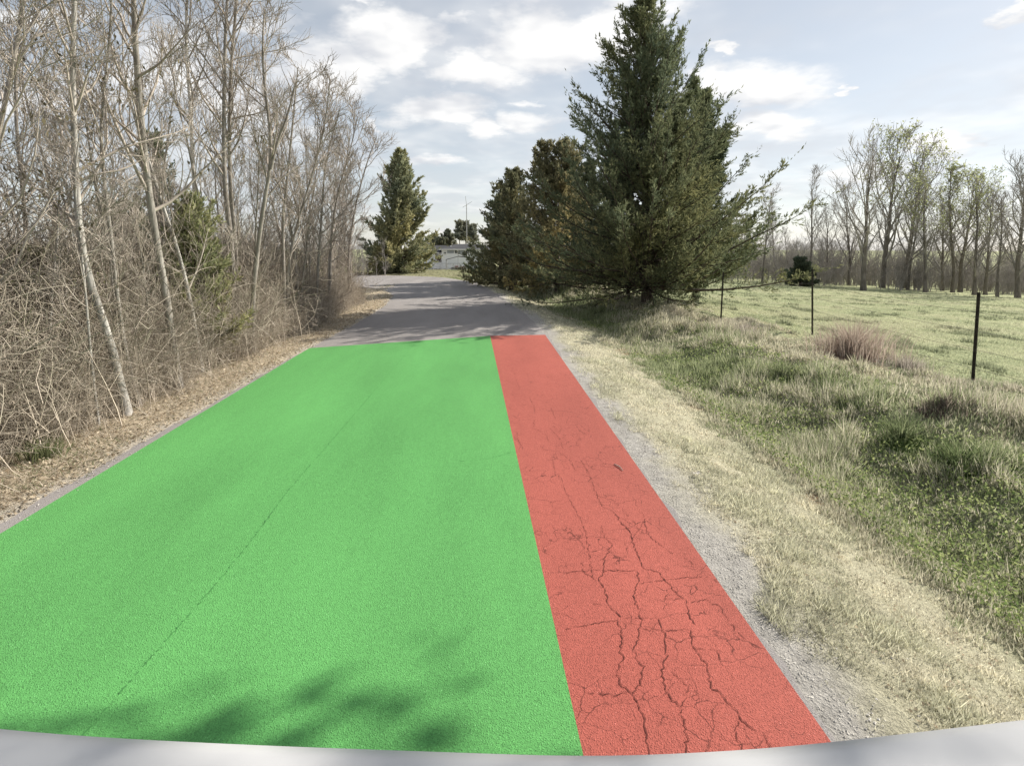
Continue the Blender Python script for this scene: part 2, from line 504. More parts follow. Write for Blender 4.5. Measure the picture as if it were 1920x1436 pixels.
# road sheet with a skirt
n_r = 150
def even(p, n):
    d = np.r_[0, np.cumsum(np.linalg.norm(np.diff(p, axis=0), axis=1))]; s = np.linspace(0, d[-1], n)
    return np.stack([np.interp(s, d, p[:, k]) for k in range(2)], 1)
rr = even(_re, n_r * 4); ll = even(_le, n_r * 4)
rr = rr + np.stack([(vn(rr[:, 1], rr[:, 0], 1.8, 31) - .5) * .20, np.zeros(len(rr))], 1)
ll = ll + np.stack([(vn(ll[:, 1], ll[:, 0], 2.4, 32) - .5) * .16, np.zeros(len(ll))], 1)
cols = []
for k in range(9):
    f = k / 8; p = ll * (1 - f) + rr * f; cols.append(np.c_[p, np.zeros(len(p))])
cols = [np.c_[ll, np.full(len(ll), -.09)]] + cols + [np.c_[rr, np.full(len(rr), -.09)]]
V = np.stack(cols, 1); nn, kk = V.shape[:2]
ii = (np.arange(nn - 1)[:, None] * kk + np.arange(kk - 1)[None]).ravel()
road = link('road', mk_mesh('road', V.reshape(-1, 3), [np.stack([ii, ii + 1, ii + kk + 1, ii + kk], 1)], M['asphalt']))
tag(road, 'worn grey asphalt country road curving away to the left', kind='structure')


def sheet(name, corners, mat, z=.004, nseg=30):
    c = [np.array(p) for p in corners]      # near-left, near-right, far-right, far-left
    V = []
    for i in range(nseg + 1):
        f = i / nseg; a = c[0] * (1 - f) + c[3] * f; b = c[1] * (1 - f) + c[2] * f
        for j in range(5): V.append((*(a * (1 - j / 4) + b * j / 4), z))
    ii = (np.arange(nseg)[:, None] * 5 + np.arange(4)[None]).ravel()
    return link(name, mk_mesh(name, V, [np.stack([ii, ii + 1, ii + 6, ii + 5], 1)], mat), road)


def g2(px, py): return gpt(px, py)[:2]
def ext(a, b, y):
    f = (y - a[1]) / (b[1] - a[1]); return a + (b - a) * f
gl0, gl1 = g2(2, 1000), g2(580, 653); dv0, dv1 = g2(1098, 1436), g2(919, 630); rd0, rd1 = g2(1570, 1408), g2(1022, 628)
green = sheet('green_overlay', [ext(gl0, gl1, .3), ext(dv0, dv1, .3), dv1, gl1], M['green'])  # annotation overlay, added as a thin tinted sheet over the asphalt
green['label'] = 'bright green annotation overlay added as a sheet on the road'
red = sheet('red_overlay', [ext(dv0, dv1, .3), ext(rd0, rd1, .3), rd1, dv1], M['red'])  # red half of the added overlay; the cracks on it belong to the road
red['label'] = 'red annotation overlay added over the cracked strip along the right road edge'

# cracks traced on the road plane
CR = [
 [(1151, 960), (1165, 981), (1184, 1000), (1184, 1014), (1194, 1035), (1205, 1066), (1234, 1073), (1251, 1094), (1272, 1115), (1288, 1131), (1291, 1154), (1305, 1173)],
 [(1296, 1181), (1295, 1194), (1303, 1217), (1328, 1252), (1333, 1288), (1355, 1307), (1379, 1331), (1393, 1355), (1420, 1372)],
 [(1149, 1021), (1140, 1037), (1132, 1052), (1131, 1070), (1160, 1070), (1195, 1071)],
 [(1131, 1070), (1124, 1090), (1134, 1104), (1138, 1121), (1140, 1135), (1165, 1158)],
 [(1157, 1163), (1165, 1186), (1163, 1223), (1170, 1234), (1158, 1259), (1161, 1283), (1187, 1304), (1206, 1340), (1213, 1374), (1216, 1407), (1220, 1434)],
 [(1195, 1071), (1197, 1094), (1189, 1115), (1190, 1127), (1199, 1144), (1202, 1169), (1196, 1202), (1189, 1221), (1205, 1252), (1206, 1268), (1187, 1304)],
 [(1234, 1160), (1238, 1175), (1247, 1188), (1249, 1225), (1242, 1259), (1249, 1297), (1276, 1326), (1287, 1374), (1288, 1417), (1290, 1434)],
 [(1259, 1259), (1290, 1287), (1288, 1307), (1276, 1326)],
 [(1379, 1345), (1383, 1388), (1400, 1422)], [(1431, 1374), (1441, 1398), (1450, 1407)], [(1333, 1326), (1338, 1345)],
 [(1203, 960), (1210, 973), (1213, 1000), (1232, 1018), (1261, 1039), (1291, 1050), (1301, 1060)],
 [(1131, 1070), (1090, 1072), (1045, 1074)], [(1205, 1181), (1250, 1183), (1296, 1182)], [(1170, 1160), (1234, 1159)],
 [(1199, 1094), (1257, 1087), (1328, 1081)], [(1092, 1054), (1093, 1073), (1112, 1084), (1124, 1092)],
 [(998, 804), (1010, 807), (1026, 818), (1028, 829)], [(1013, 835), (1021, 844), (1044, 847), (1063, 858), (1070, 866), (1079, 883)],
 [(1090, 864), (1105, 889), (1113, 910), (1120, 930), (1128, 950), (1151, 960)], [(969, 810), (971, 825), (979, 839)],
 [(1036, 797), (1044, 806), (1061, 808)], [(1030, 802), (1050, 823), (1055, 841)], [(1080, 814), (1088, 823), (1080, 829), (1088, 841)],
 [(1034, 766), (1042, 787)], [(1002, 760), (1003, 777)], [(993, 745), (1001, 762)], [(1036, 860), (1042, 891), (1054, 898), (1057, 914), (1072, 945), (1090, 975), (1102, 1010), (1112, 1084)],
 [(967, 710), (975, 731)], [(988, 701), (992, 712)], [(1002, 788), (1001, 800), (998, 804)], [(1184, 1014), (1200, 990), (1210, 973)],
 [(1128, 985), (1135, 1010), (1149, 1021)], [(1288, 1131), (1320, 1126), (1350, 1138), (1370, 1170), (1395, 1200)],
 [(1303, 1217), (1345, 1218), (1352, 1240)], [(1118, 930), (1150, 938), (1180, 970), (1203, 1000)], [(960, 690), (964, 700), (967, 710)],
 [(1107, 1130), (1128, 1135)], [(1060, 1180), (1157, 1163)], [(1240, 1120), (1262, 1125), (1280, 1122)], [(1187, 1304), (1100, 1300)],
]


def strip(pts, width, z, seed, jitter=.009, gaps=0.0):
    r = np.random.default_rng(seed); pts = np.asarray(pts, float)
    d = np.r_[0, np.cumsum(np.linalg.norm(np.diff(pts, axis=0), axis=1))]; n = max(3, int(d[-1] / .018))
    s = np.linspace(0, d[-1], n); p = np.stack([np.interp(s, d, pts[:, k]) for k in (0, 1)], 1)
    p[1:-1] += r.normal(0, jitter, (n - 2, 2)) * .6
    t = np.gradient(p, axis=0); t /= np.linalg.norm(t, axis=1, keepdims=True) + 1e-9; nrm = np.stack([-t[:, 1], t[:, 0]], 1)
    wd = width * r.uniform(.25, 1.4, n)[:, None]; wd[0] = wd[-1] = width * .15
    V = np.concatenate([np.c_[p - nrm * wd / 2, np.full(n, z)], np.c_[p + nrm * wd / 2, np.full(n, z)]])
    i = np.arange(n - 1)
    if gaps:
        i = i[(r.random(n - 1) > gaps) | (i == n // 2)]
    return V, np.stack([i, i + 1, i + 1 + n, i + n], 1)


for k, c in enumerate(CR):
    pts = [g2(*q) for q in c]
    wmain = .0062 if k in (0, 1, 2, 3, 4, 5, 6) else .0038
    V, F = strip(pts, wmain, .0075, 100 + k, gaps=0 if wmain > .006 else .12)
    link('crack', mk_mesh('crack', V, [F], M['crack']), red)
sp = [g2(*q) for q in [(782, 640), (720, 712), (640, 806), (540, 921), (480, 1003), (411, 1090), (300, 1215), (180, 1352), (120, 1420)]]
V, F = strip(sp, .008, .0075, 77, jitter=.006, gaps=.35)
link('seam', mk_mesh('seam', V, [F], M['seam']), green)
V, F = strip([g2(860, 866), g2(920, 860), g2(962, 848)], .008, .0075, 78, gaps=.4)
link('crack', mk_mesh('crack', V, [F], M['seam']), green)

# ------------------------------------------------------------------ plant generators
def unit(v): return v / (np.linalg.norm(v) + 1e-9)


def grow(r, p, d, L, n, wob, up=0.0, droop=0.0):
    P = [np.array(p, float)]; d = unit(np.array(d, float)); st = L / (n - 1)
    for i in range(n - 1):
        d = unit(d + r.normal(0, wob, 3) + np.array([0, 0, up - droop * i / n]))
        P.append(P[-1] + d * st)
    return np.array(P)


def at(P, t):
    f = t * (len(P) - 1); i = min(int(f), len(P) - 2); return P[i] + (P[i + 1] - P[i]) * (f - i), unit(P[i + 1] - P[i])


def side(r, d, ang):
    a = np.cross(d, r.normal(0, 1, 3)); a = unit(a); return unit(d * math.cos(ang) + a * math.sin(ang))


def smooth_path(pts, n):
    pts = np.asarray(pts, float); d = np.r_[0, np.cumsum(np.linalg.norm(np.diff(pts, axis=0), axis=1))]; s = np.linspace(0, d[-1], n)
    P = np.stack([np.interp(s, d, pts[:, k]) for k in range(3)], 1)
    for _ in range(2): P[1:-1] = (P[:-2] + 2 * P[1:-1] + P[2:]) / 4
    return P


def bare_tree(r, trunk, r0, r1, n_limb, t0, limb_len, sub=(7, 6), ang=(.5, 1.0), up=.10, twig_r=.0045, wob=.14, toplen=1.0):
    """returns trunk tubes, branch tubes and twig tips; trunk is a polyline from the base at the origin"""
    tk = Tubes(); br = Tubes(); tips = []
    P = trunk; n = len(P)
    Rr = np.linspace(r0, r1, n); Rr[0] *= 1.35
    tk.add(P, Rr * (1 + r.normal(0, .03, n)), 8)
    Lr = max(r1, r0 * .12)
    for i in range(n_limb):
        t = t0 + (1 - t0) * (i + r.random()) / n_limb
        p, d = at(P, t); R_here = r0 + (r1 - r0) * t
        L = limb_len * (1 - .55 * t * toplen) * r.uniform(.55, 1.25)
        ld = side(r, d, r.uniform(*ang)); ld[2] = abs(ld[2]) * .8 + .15
        lr = min(R_here * .55, .022 * L + .006)
        B = grow(r, p, ld, L, 7, wob, up); br.add(B, np.linspace(lr, twig_r * 1.3, 7), 5)
        for j in range(sub[0]):
            tj = .15 + .85 * (j + r.random()) / sub[0]
            q, e = at(B, min(tj, .99)); L2 = L * .48 * (1.15 - .7 * tj) * r.uniform(.6, 1.3)
            B2 = grow(r, q, side(r, e, r.uniform(.45, .95)), L2, 5, wob * 1.1, up)
            br.add(B2, np.linspace(max(lr * (1 - tj) * .55, twig_r * 1.4), twig_r, 5), 3)
            for k in range(sub[1]):
                tk_ = .2 + .8 * (k + r.random()) / sub[1]
                q2, e2 = at(B2, min(tk_, .99)); L3 = (.18 + L2 * .38) * r.uniform(.5, 1.3)
                B3 = grow(r, q2, side(r, e2, r.uniform(.4, .9)), L3, 4, wob * 1.2, up)
                br.add(B3, np.linspace(twig_r, twig_r * .55, 4), 3); tips.append(B3[-1]); tips.append(B3[2])
    return tk, br, np.array(tips) if tips else np.zeros((0, 3))


def leaf_tris(r, P, Dv, L, Wd, spread, colA, colB, drop=0.0):
    """one pointed leaf per row: base P, direction Dv"""
    n = len(P)
    d = Dv + r.normal(0, spread, (n, 3)); d[:, 2] -= drop; d /= np.linalg.norm(d, axis=1, keepdims=True) + 1e-9
    s = np.cross(d, r.normal(0, 1, (n, 3))); s /= np.linalg.norm(s, axis=1, keepdims=True) + 1e-9
    L = (L * r.uniform(.6, 1.3, n))[:, None]; Wd = (Wd * r.uniform(.7, 1.3, n))[:, None]
    V = np.stack([P - s * Wd * .3, P + d * L * .45 + s * Wd * .5, P + d * L, P + d * L * .45 - s * Wd * .5], 1).reshape(-1, 3)
    q = np.arange(n)[:, None] * 4 + np.arange(4)[None]
    c = lerp3(colA, colB, r.random(n)) * r.uniform(.75, 1.2, (n, 1))
    return V, q, np.repeat(c, 4, axis=0)


def cedar(r, H, Rm, n_br, h0=.05, dens=15, leaf=(.16, .05), shape=.75, up=.16, colA=(.050, .066, .032), colB=(.115, .125, .055), leaders=(), trunk_r=.16, bl=17, wide_low=.12):
    """eastern red cedar: trunk, branches, foliage arrays"""
    tk = Tubes(); br = Tubes()
    T = grow(r, (0, 0, 0), (0, 0, 1), H * .97, 14, .025, .1); T[:, :2] *= .6
    tk.add(T, np.linspace(trunk_r, .012, 14), 8)
    axes = [(T, H, Rm, n_br, 0.0)]
    for (t, az, tilt, L, Rr, nb) in leaders:
        p, d = at(T, t); d2 = unit(np.array([math.cos(az) * tilt, math.sin(az) * tilt, 1.0]))
        A = grow(r, p, d2, L, 8, .04, .06); br.add(A, np.linspace(trunk_r * .45, .012, 8), 6); axes.append((A, L, Rr, nb, .3))
    PB = []; DB = []
    for (A, HH, RR, nb, tmin) in axes:
        for i in range(nb):
            t = tmin * .5 + (1 - tmin * .5) * ((i + r.random()) / nb) ** 1.3
            t = h0 + (1 - h0) * min(t, .995)
            p, d = at(A, min(t, .995))
            prof = (1 - t) ** shape * min(1.0, .55 + t / max(wide_low, .01) * .45) + .035
            L = RR * prof * (r.uniform(.45, 1.0) if r.random() < .72 else r.uniform(1.0, 1.17)); L = max(L, .25)
            az = r.uniform(0, 2 * math.pi); el = r.uniform(-.12, .32) + t * .75 - .22 * max(0, 1 - t / .25)
            dd = np.array([math.cos(az) * math.cos(el), math.sin(az) * math.cos(el), math.sin(el)])
            B = grow(r, p, dd, L, 7, .09, up * .55, 0.0); br.add(B, np.linspace(.012 + L * .008, .004, 7), 4)
            m = max(5, int(bl * (.3 + L * .3)))
            for k in range(m):
                tt = .18 + .82 * (k + r.random()) / m
                q, e = at(B, min(tt, .99)); l2 = (.16 + .22 * L * (1.05 - tt)) * r.uniform(.6, 1.3); l2 = min(l2, .85)
                sd = side(r, e, r.uniform(.4, 1.05)); sd[2] += .25
                PB.append((q, q + unit(sd) * l2)); 
            PB.append((B[-2], B[-1] + (B[-1] - B[-2]) * .8))
    PB = np.array(PB); A0 = np.repeat(PB[:, 0], dens, 0); A1 = np.repeat(PB[:, 1], dens, 0)
    f = r.random(len(A0))[:, None] ** .8
    pos = A0 + (A1 - A0) * f + r.normal(0, .022, A0.shape); dv = A1 - A0; dv /= np.linalg.norm(dv, axis=1, keepdims=True) + 1e-9
    dv[:, 2] += .15
    V, Q, C = leaf_tris(r, pos, dv, leaf[0], leaf[1], .42, colA, colB)
    C = C * 2.0; lum_ = C.mean(1, keepdims=True); C = lum_ + (C - lum_) * .72
    tone = .75 + .55 * vn(V[:, 0] + V[:, 2] * .7, V[:, 1] + V[:, 2] * .5, .9, 41)
    warm = vn(V[:, 0] - V[:, 2], V[:, 1], .55, 43)[:, None]
    C = C * tone[:, None] * (1 + (warm - .45) * np.array([[.55, .25, -.2]]))
    return tk, br, (V, Q, C)


def put_cedar(name, label, cat, loc, gen, bark='bark_dark', rz=0.0, group=None, leafmat='needle'):
    tk, br, (V, Q, C) = gen
    o = thing(name, label, cat, loc, rz, group)
    link('trunk', tk.mesh('trunk', M[bark]), o)
    cr = link('crown', mk_mesh('crown', V, [Q], M[leafmat], col=C), o)
    link('branches', br.mesh('branches', M[bark]), cr)
    return o


def put_tree(name, label, loc, gen, bark, twig, cat='tree', group=None, leaves=None):
    tk, br, tips = gen
    o = thing(name, label, cat, loc, 0, group)
    link('trunk', tk.mesh('trunk', M[bark]), o)
    cr = link('crown', br.mesh('crown', M[twig]), o)
    if leaves is not None:
        V, Q, C = leaves; link('leaves', mk_mesh('leaves', V, [Q], M['leaf'], col=C), cr)
    return o


# ------------------------------------------------------------------ the big cedar and its neighbours on the right
def on_ground(px, Y):
    """ground point straight below image column px at depth Y"""
    p = dpt(px, 540, Y); return np.array([p[0], p[1], tz(p[0], p[1])])


r = np.random.default_rng(11)
a = on_ground(1212, 21.0)
put_cedar('cedar_tree', 'tallest dark green red cedar with pointed top beside the ditch', 'tree', a,
          cedar(r, 12.2, 6.0, 340, bl=21, h0=.05, wide_low=.03, dens=16, shape=.84, up=.17, leaders=[(.30, .3, .48, 5.6, 2.0, 80), (.50, .5, .36, 4.4, 1.1, 50), (.42, 2.9, .42, 3.8, 1.3, 50), (.30, -.7, .45, 4.0, 1.7, 50)], trunk_r=.22, leaf=(.15, .036)))
a = on_ground(1305, 24.0)
put_cedar('cedar_tree', 'red cedar merging with the right side of the tallest cedar', 'tree', a,
          cedar(r, 9.6, 3.5, 190, bl=26, h0=.05, wide_low=.04, dens=15, shape=.7, up=.24, leaders=[(.4, .3, .5, 4.0, 1.2, 40)], leaf=(.17, .05)))
a = on_ground(1178, 22.8)
put_cedar('cedar_tree', 'thin trunked cedar half hidden behind the tallest cedar on its left', 'tree', a,
          cedar(r, 7.0, 3.3, 140, h0=.08, dens=14, shape=.7, up=.2, leaf=(.17, .05), trunk_r=.11))
olive = dict(colA=(.085, .085, .035), colB=(.19, .165, .075))
a = on_ground(1045, 29.5)
put_cedar('cedar_tree', 'olive tinted broad cedar with blunt top left of the tallest cedar', 'tree', a,
          cedar(r, 8.2, 4.0, 170, wide_low=.03, h0=.06, dens=15, shape=.62, up=.18, leaf=(.2, .06), leaders=[(.5, 3.0, .35, 4.2, 1.9, 50)], **olive))
a = on_ground(958, 33.0)
put_cedar('cedar_tree', 'round topped olive cedar at the road bend', 'tree', a,
          cedar(r, 7.3, 3.3, 140, wide_low=.03, h0=.05, dens=14, shape=.6, up=.18, leaf=(.21, .065), colA=(.065, .072, .033), colB=(.15, .14, .065)))
a = on_ground(938, 36.5)
put_cedar('cedar_tree', 'low dark cedar at the left end of the row, nearest the white house', 'tree', a,
          cedar(r, 5.9, 2.6, 120, wide_low=.02, h0=.03, dens=14, shape=.55, up=.15, leaf=(.22, .07)))
a = on_ground(1100, 33.0)
put_cedar('cedar_tree', 'dark cedar filling the gap behind the olive cedar and tallest cedar', 'tree', a,
          cedar(r, 7.6, 3.3, 130, h0=.05, dens=14, shape=.6, up=.15, leaf=(.22, .07)))
a = on_ground(752, 50.0)
put_cedar('cedar_tree', 'tall columnar evergreen standing alone across the bend, left of the house', 'tree', a,
          cedar(r, 11.2, 3.7, 270, h0=.01, wide_low=.02, dens=15, shape=.55, up=.2, leaf=(.28, .09), colA=(.085, .10, .048), colB=(.23, .225, .115)))
# small junipers inside the left thicket
a = np.array([-5.85, 11.0, tz(-5.85, 11.0)])
put_cedar('juniper_bush', 'bushy yellow green juniper at the front of the left thicket', 'bush', a,
          cedar(r, 3.3, 1.25, 130, h0=.03, dens=14, shape=.42, up=.3, leaf=(.11, .032), colA=(.10, .115, .045), colB=(.20, .20, .09), trunk_r=.05, bl=14), rz=.4)
a = on_ground(300, 15.0)
put_cedar('juniper_tree', 'tall thin dark juniper deep in the left thicket behind the pale trunks', 'tree', a,
          cedar(r, 6.5, 1.5, 110, h0=.05, dens=11, shape=.5, up=.3, leaf=(.13, .04), colA=(.07, .085, .04), colB=(.14, .14, .065), trunk_r=.06))
a = on_ground(215, 13.0)
put_cedar('juniper_bush', 'dark juniper left of the front juniper, behind leaning trunk', 'bush', a,
          cedar(r, 4.3, 1.7, 120, h0=.03, dens=10, shape=.4, up=.22, leaf=(.12, .036), colA=(.07, .08, .04), colB=(.16, .155, .075), trunk_r=.05))
a = np.array([-6.7, 8.3, tz(-6.7, 8.3)])
put_cedar('juniper_bush', 'low dark juniper at the far left of the thicket', 'bush', a,
          cedar(r, 2.5, 1.1, 90, h0=.03, dens=9, shape=.4, up=.22, leaf=(.12, .036), colA=(.08, .085, .045), colB=(.17, .16, .08), trunk_r=.05))
a = on_ground(1500, 57.0)
put_cedar('juniper_bush', 'small dark evergreen bush at the far edge of the pasture', 'bush', a,
          cedar(r, 2.9, 2.0, 60, h0=.02, dens=12, shape=.5, leaf=(.3, .1), colA=(.03, .045, .03), colB=(.06, .075, .045)))

# ------------------------------------------------------------------ bare trees along the left verge
def traced(pts, Y, wob=.12, seed=0, n=16):
    rr_ = np.random.default_rng(seed)
    W = np.array([dpt(px, py, Y) for px, py in pts])
    W[1:, 1] += np.cumsum(rr_.normal(0, wob, len(W) - 1))
    b = W[0].copy(); b[2] = tz(b[0], b[1]) - .05
    if W[0][2] > b[2] + .25: W = np.vstack([b, W])
    else: W[0] = b
    return b, smooth_path(W - b, n)


LT = [  # base to top, depth, radii, limbs, first limb, limb length, bark, label
 ([(240, 776), (192, 596), (167, 555), (155, 463), (142, 380), (119, 292), (128, 225), (140, 83), (145, -60), (150, -200)], 7.4, .066, .022, 22, .36, 2.3, 'bark_pale', 'pale crooked trunk leaning left, nearest tree of the left thicket'),
 ([(262, 765), (246, 671), (228, 567), (221, 463), (219, 418), (200, 334), (185, 240), (196, 100), (205, -40)], 8.0, .042, .012, 19, .33, 1.9, 'bark_tan', 'slender tan tree just right of the leaning pale trunk'),
 ([(336, 730), (322, 620), (309, 542), (297, 463), (285, 334), (278, 209), (283, 60), (286, -100), (290, -220)], 8.9, .078, .028, 24, .36, 2.5, 'bark_tan', 'straight tall tan trunk at the left edge of the front juniper'),
 ([(376, 640), (370, 464), (367, 292), (370, 159), (357, 125), (364, 40), (368, -60)], 13.0, .07, .025, 12, .55, 2.4, 'bark_white', 'white barked straight trunk rising behind the front juniper'),
 ([(440, 640), (434, 420), (420, 368), (416, 272), (420, 125), (424, 0), (428, -90)], 12.6, .085, .026, 18, .45, 2.8, 'bark_tan', 'tall twin trunk tree behind white trunk, left stem'),
 ([(446, 640), (438, 450), (432, 376), (427, 250), (438, 110), (452, -20), (460, -90)], 12.9, .07, .024, 16, .45, 2.6, 'bark_grey', 'tall twin trunk tree behind white trunk, right stem'),
 ([(474, 655), (470, 567), (480, 496), (487, 418), (495, 368), (510, 309), (510, 259), (499, 200), (493, 104), (497, 20)], 12.0, .075, .016, 16, .45, 2.0, 'bark_grey', 'curved grey trunk forking high, right of the twin trunks'),
 ([(508, 318), (520, 262), (535, 234), (546, 190), (556, 150)], 12.0, .04, .012, 0, .5, 1.0, 'bark_dark', None),
 ([(530, 622), (530, 543), (528, 418), (540, 300), (548, 190), (552, 120)], 14.0, .06, .014, 17, .3, 2.0, 'bark_grey', 'thin upright grey tree right of the curved forking trunk'),
 ([(537, 615), (539, 492), (560, 400), (589, 309), (610, 220), (618, 150)], 14.6, .055, .014, 18, .3, 2.0, 'bark_tan', 'thin tan tree leaning right towards the road'),
 ([(592, 606), (596, 480), (604, 400), (612, 300), (640, 210)], 16.4, .055, .014, 18, .28, 2.1, 'bark_tan', 'light tan stem third from the bend end of the thicket'),
 ([(618, 592), (620, 470), (632, 370), (660, 280), (672, 220)], 18.2, .06, .014, 18, .25, 2.2, 'bark_grey', 'grey stem second from the bend end of the thicket'),
 ([(655, 572), (652, 470), (668, 380), (690, 300), (705, 255)], 21.5, .06, .016, 18, .22, 2.4, 'bark_grey', 'last bushy bare tree before the road bend'),
 ([(185, 790), (170, 680), (158, 560), (143, 440), (135, 330), (150, 250)], 7.0, .022, .008, 10, .3, 1.2, 'bark_pale', 'very thin whitish sapling crossing in front of the leaning pale trunk'),
 ([(-60, 900), (-40, 650), (-20, 420), (10, 240), (40, 80), (60, -80)], 6.8, .06, .015, 18, .3, 2.3, 'bark_grey', 'bare tree at the left picture edge, its stem cut by the edge'),
 ([(60, 720), (50, 560), (70, 420), (58, 250), (72, 90), (80, -60)], 10.0, .055, .015, 18, .3, 2.3, 'bark_grey', 'grey bare tree left of the leaning pale trunk'),
 ([(110, 690), (100, 560), (92, 420), (80, 330), (40, 230), (20, 120)], 11.5, .05, .014, 16, .3, 2.2, 'bark_grey', 'bare tree bending left behind the leaning pale trunk'),
]
fork_parent = None
for k, (pts, Y, r0, r1, nl, t0, ll_, bark, label) in enumerate(LT):
    r = np.random.default_rng(300 + k)
    r0 *= .86; base, path = traced(pts, Y, .10, 500 + k)
    if label is None:      # the fork of the curved trunk is one of its limbs
        W = np.array([dpt(px, py, Y) for px, py in pts]) - np.array(fork_parent.location)
        tb = Tubes(); tb.add(smooth_path(W, 10), np.linspace(r0, r1, 10), 6)
        for j in range(8):
            q, e = at(smooth_path(W, 10), .2 + .1 * j); B = grow(r, q, side(r, e, .6), .9, 5, .15, .1); tb.add(B, np.linspace(.012, .004, 5), 3)
        link('limb', tb.mesh('limb', M['bark_grey']), fork_parent); continue
    gen = bare_tree(r, path, r0, r1, nl, t0, ll_, sub=(7, 6), up=.09, twig_r=.0024 + .00019 * Y)
    lv = None
    if k in (0, 1, 2, 14, 15, 16):      # a few withered leaves and hanging seed balls
        tips = gen[2]; sel = tips[(vn(tips[:, 0], tips[:, 2], 1.0, 60 + k) > .56) & (r.random(len(tips)) < .45)]
        lv = leaf_tris(r, sel, np.tile([0, 0, -1.], (len(sel), 1)), .085, .035, .5, (.10, .09, .055), (.22, .19, .12))
    o = put_tree('bare_tree', label, base, gen, bark, 'twig', leaves=lv if lv is not None and len(lv[0]) else None)
    fork_parent = o

# thin saplings along the thicket: a few kinds, copied
ORD = ['first', 'second', 'third', 'fourth', 'fifth', 'sixth', 'seventh', 'eighth', 'ninth', 'tenth', 'eleventh', 'twelfth', 'thirteenth', 'fourteenth', 'fifteenth', 'sixteenth', 'seventeenth',
       'eighteenth', 'nineteenth', 'twentieth'] + ['twenty-' + a for a in ('first', 'second', 'third', 'fourth', 'fifth', 'sixth', 'seventh', 'eighth', 'ninth')] + ['thirtieth'] + \
      ['thirty-' + a for a in ('first', 'second', 'third', 'fourth', 'fifth', 'sixth', 'seventh', 'eighth', 'ninth')] + ['fortieth'] + ['forty-' + a for a in ('first', 'second', 'third', 'fourth', 'fifth', 'sixth', 'seventh', 'eighth', 'ninth')] + ['fiftieth']
kinds = []
for k in range(6):
    r = np.random.default_rng(700 + k); H = 5.5 + k * .45
    path = grow(r, (0, 0, 0), (r.normal(0, .06), r.normal(0, .06), 1), H, 12, .07, .08)
    gen = bare_tree(r, path, .028 + .004 * k, .007, 15, .18, 1.7, sub=(6, 5), ang=(.35, .8), up=.16, twig_r=.0046)
    kinds.append((gen[0].mesh('trunk', M[('bark_tan', 'bark_grey', 'bark_pale')[k % 3]]), gen[1].mesh('crown', M['twig'])))
r = np.random.default_rng(5)
sap = []
for i in range(40):
    Y = 5.5 + (i + r.random()) * 17.5 / 40
    off = 1.25 + abs(r.normal(0, 1)) * (1.3 if Y < 22 else .8)
    x = float(np.interp(Y, LE[:6, 1], LE[:6, 0])) - off
    sc = r.uniform(.6, 1.2) * (1.0 if Y > 10 else .85)
    sap.append((Y, x, sc))
for i, (Y, x, sc) in enumerate(sap):
    tm, cm = kinds[int(r.integers(0, 6))]
    o = thing('bare_sapling', 'thin bare roadside sapling, %s counting along the left thicket from the camera' % ORD[i], 'sapling',
              (x, Y, tz(x, Y) - .03), r.uniform(0, 6.28), 'bare saplings in the left thicket')
    o.scale = (sc, sc, sc)
    link('trunk', tm, o); link('crown', cm, o)

# ------------------------------------------------------------------ far tree line beyond the pasture
far_kinds = []
for k in range(6):
    r = np.random.default_rng(900 + k); H = 15.0
    path = grow(r, (0, 0, 0), (0, 0, 1), H * (.78 if k % 2 else .9), 12, .035, .05)
    if k in (1, 3):   # broad, low forking
        gen = bare_tree(r, path, .20, .04, 18, .16, 7.0, sub=(8, 6), ang=(.3, .62), up=.13, twig_r=.0125, wob=.10)
    else:
        gen = bare_tree(r, path, .15, .028, 19, .30, 4.2, sub=(7, 6), ang=(.35, .75), up=.13, twig_r=.0125, wob=.12)
    tips = gen[2]; hi = tips[(tips[:, 2] > H * .50)]
    hi = hi[r.random(len(hi)) < .7] + r.normal(0, .12, 3)
    lv = leaf_tris(r, hi, r.normal(0, 1, (len(hi), 3)), .22, .13, .5, (.30, .33, .16), (.46, .48, .27))
    far_kinds.append((gen[0].mesh('trunk', M['bark_far']), gen[1].mesh('crown', M['twig_far']), mk_mesh('leaves', lv[0], [lv[1]], M['leaf'], col=lv[2])))
FT = [  # px, depth, top py, kind, leafy
 (1428, 66, 330, 0, 0), (1455, 70, 345, 4, 0), (1480, 72, 395, 2, 0), (1520, 60, 292, 4, 0), (1556, 66, 380, 1, 0), (1592, 64, 310, 3, 0), (1624, 56, 240, 1, 0), (1655, 58, 212, 3, 1),
 (1692, 60, 225, 1, 1), (1708, 60, 330, 2, 0), (1738, 62, 290, 3, 1), (1762, 62, 330, 1, 0), (1782, 58, 310, 2, 1), (1805, 58, 300, 3, 1), (1832, 56, 315, 1, 1), (1850, 54, 310, 1, 0),
 (1872, 58, 350, 2, 0), (1905, 52, 250, 3, 0), (1945, 54, 265, 4, 0), (1990, 56, 290, 0, 0), (1405, 75, 400, 2, 0), (1380, 72, 380, 4, 0)]
FT.sort()
r = np.random.default_rng(17)
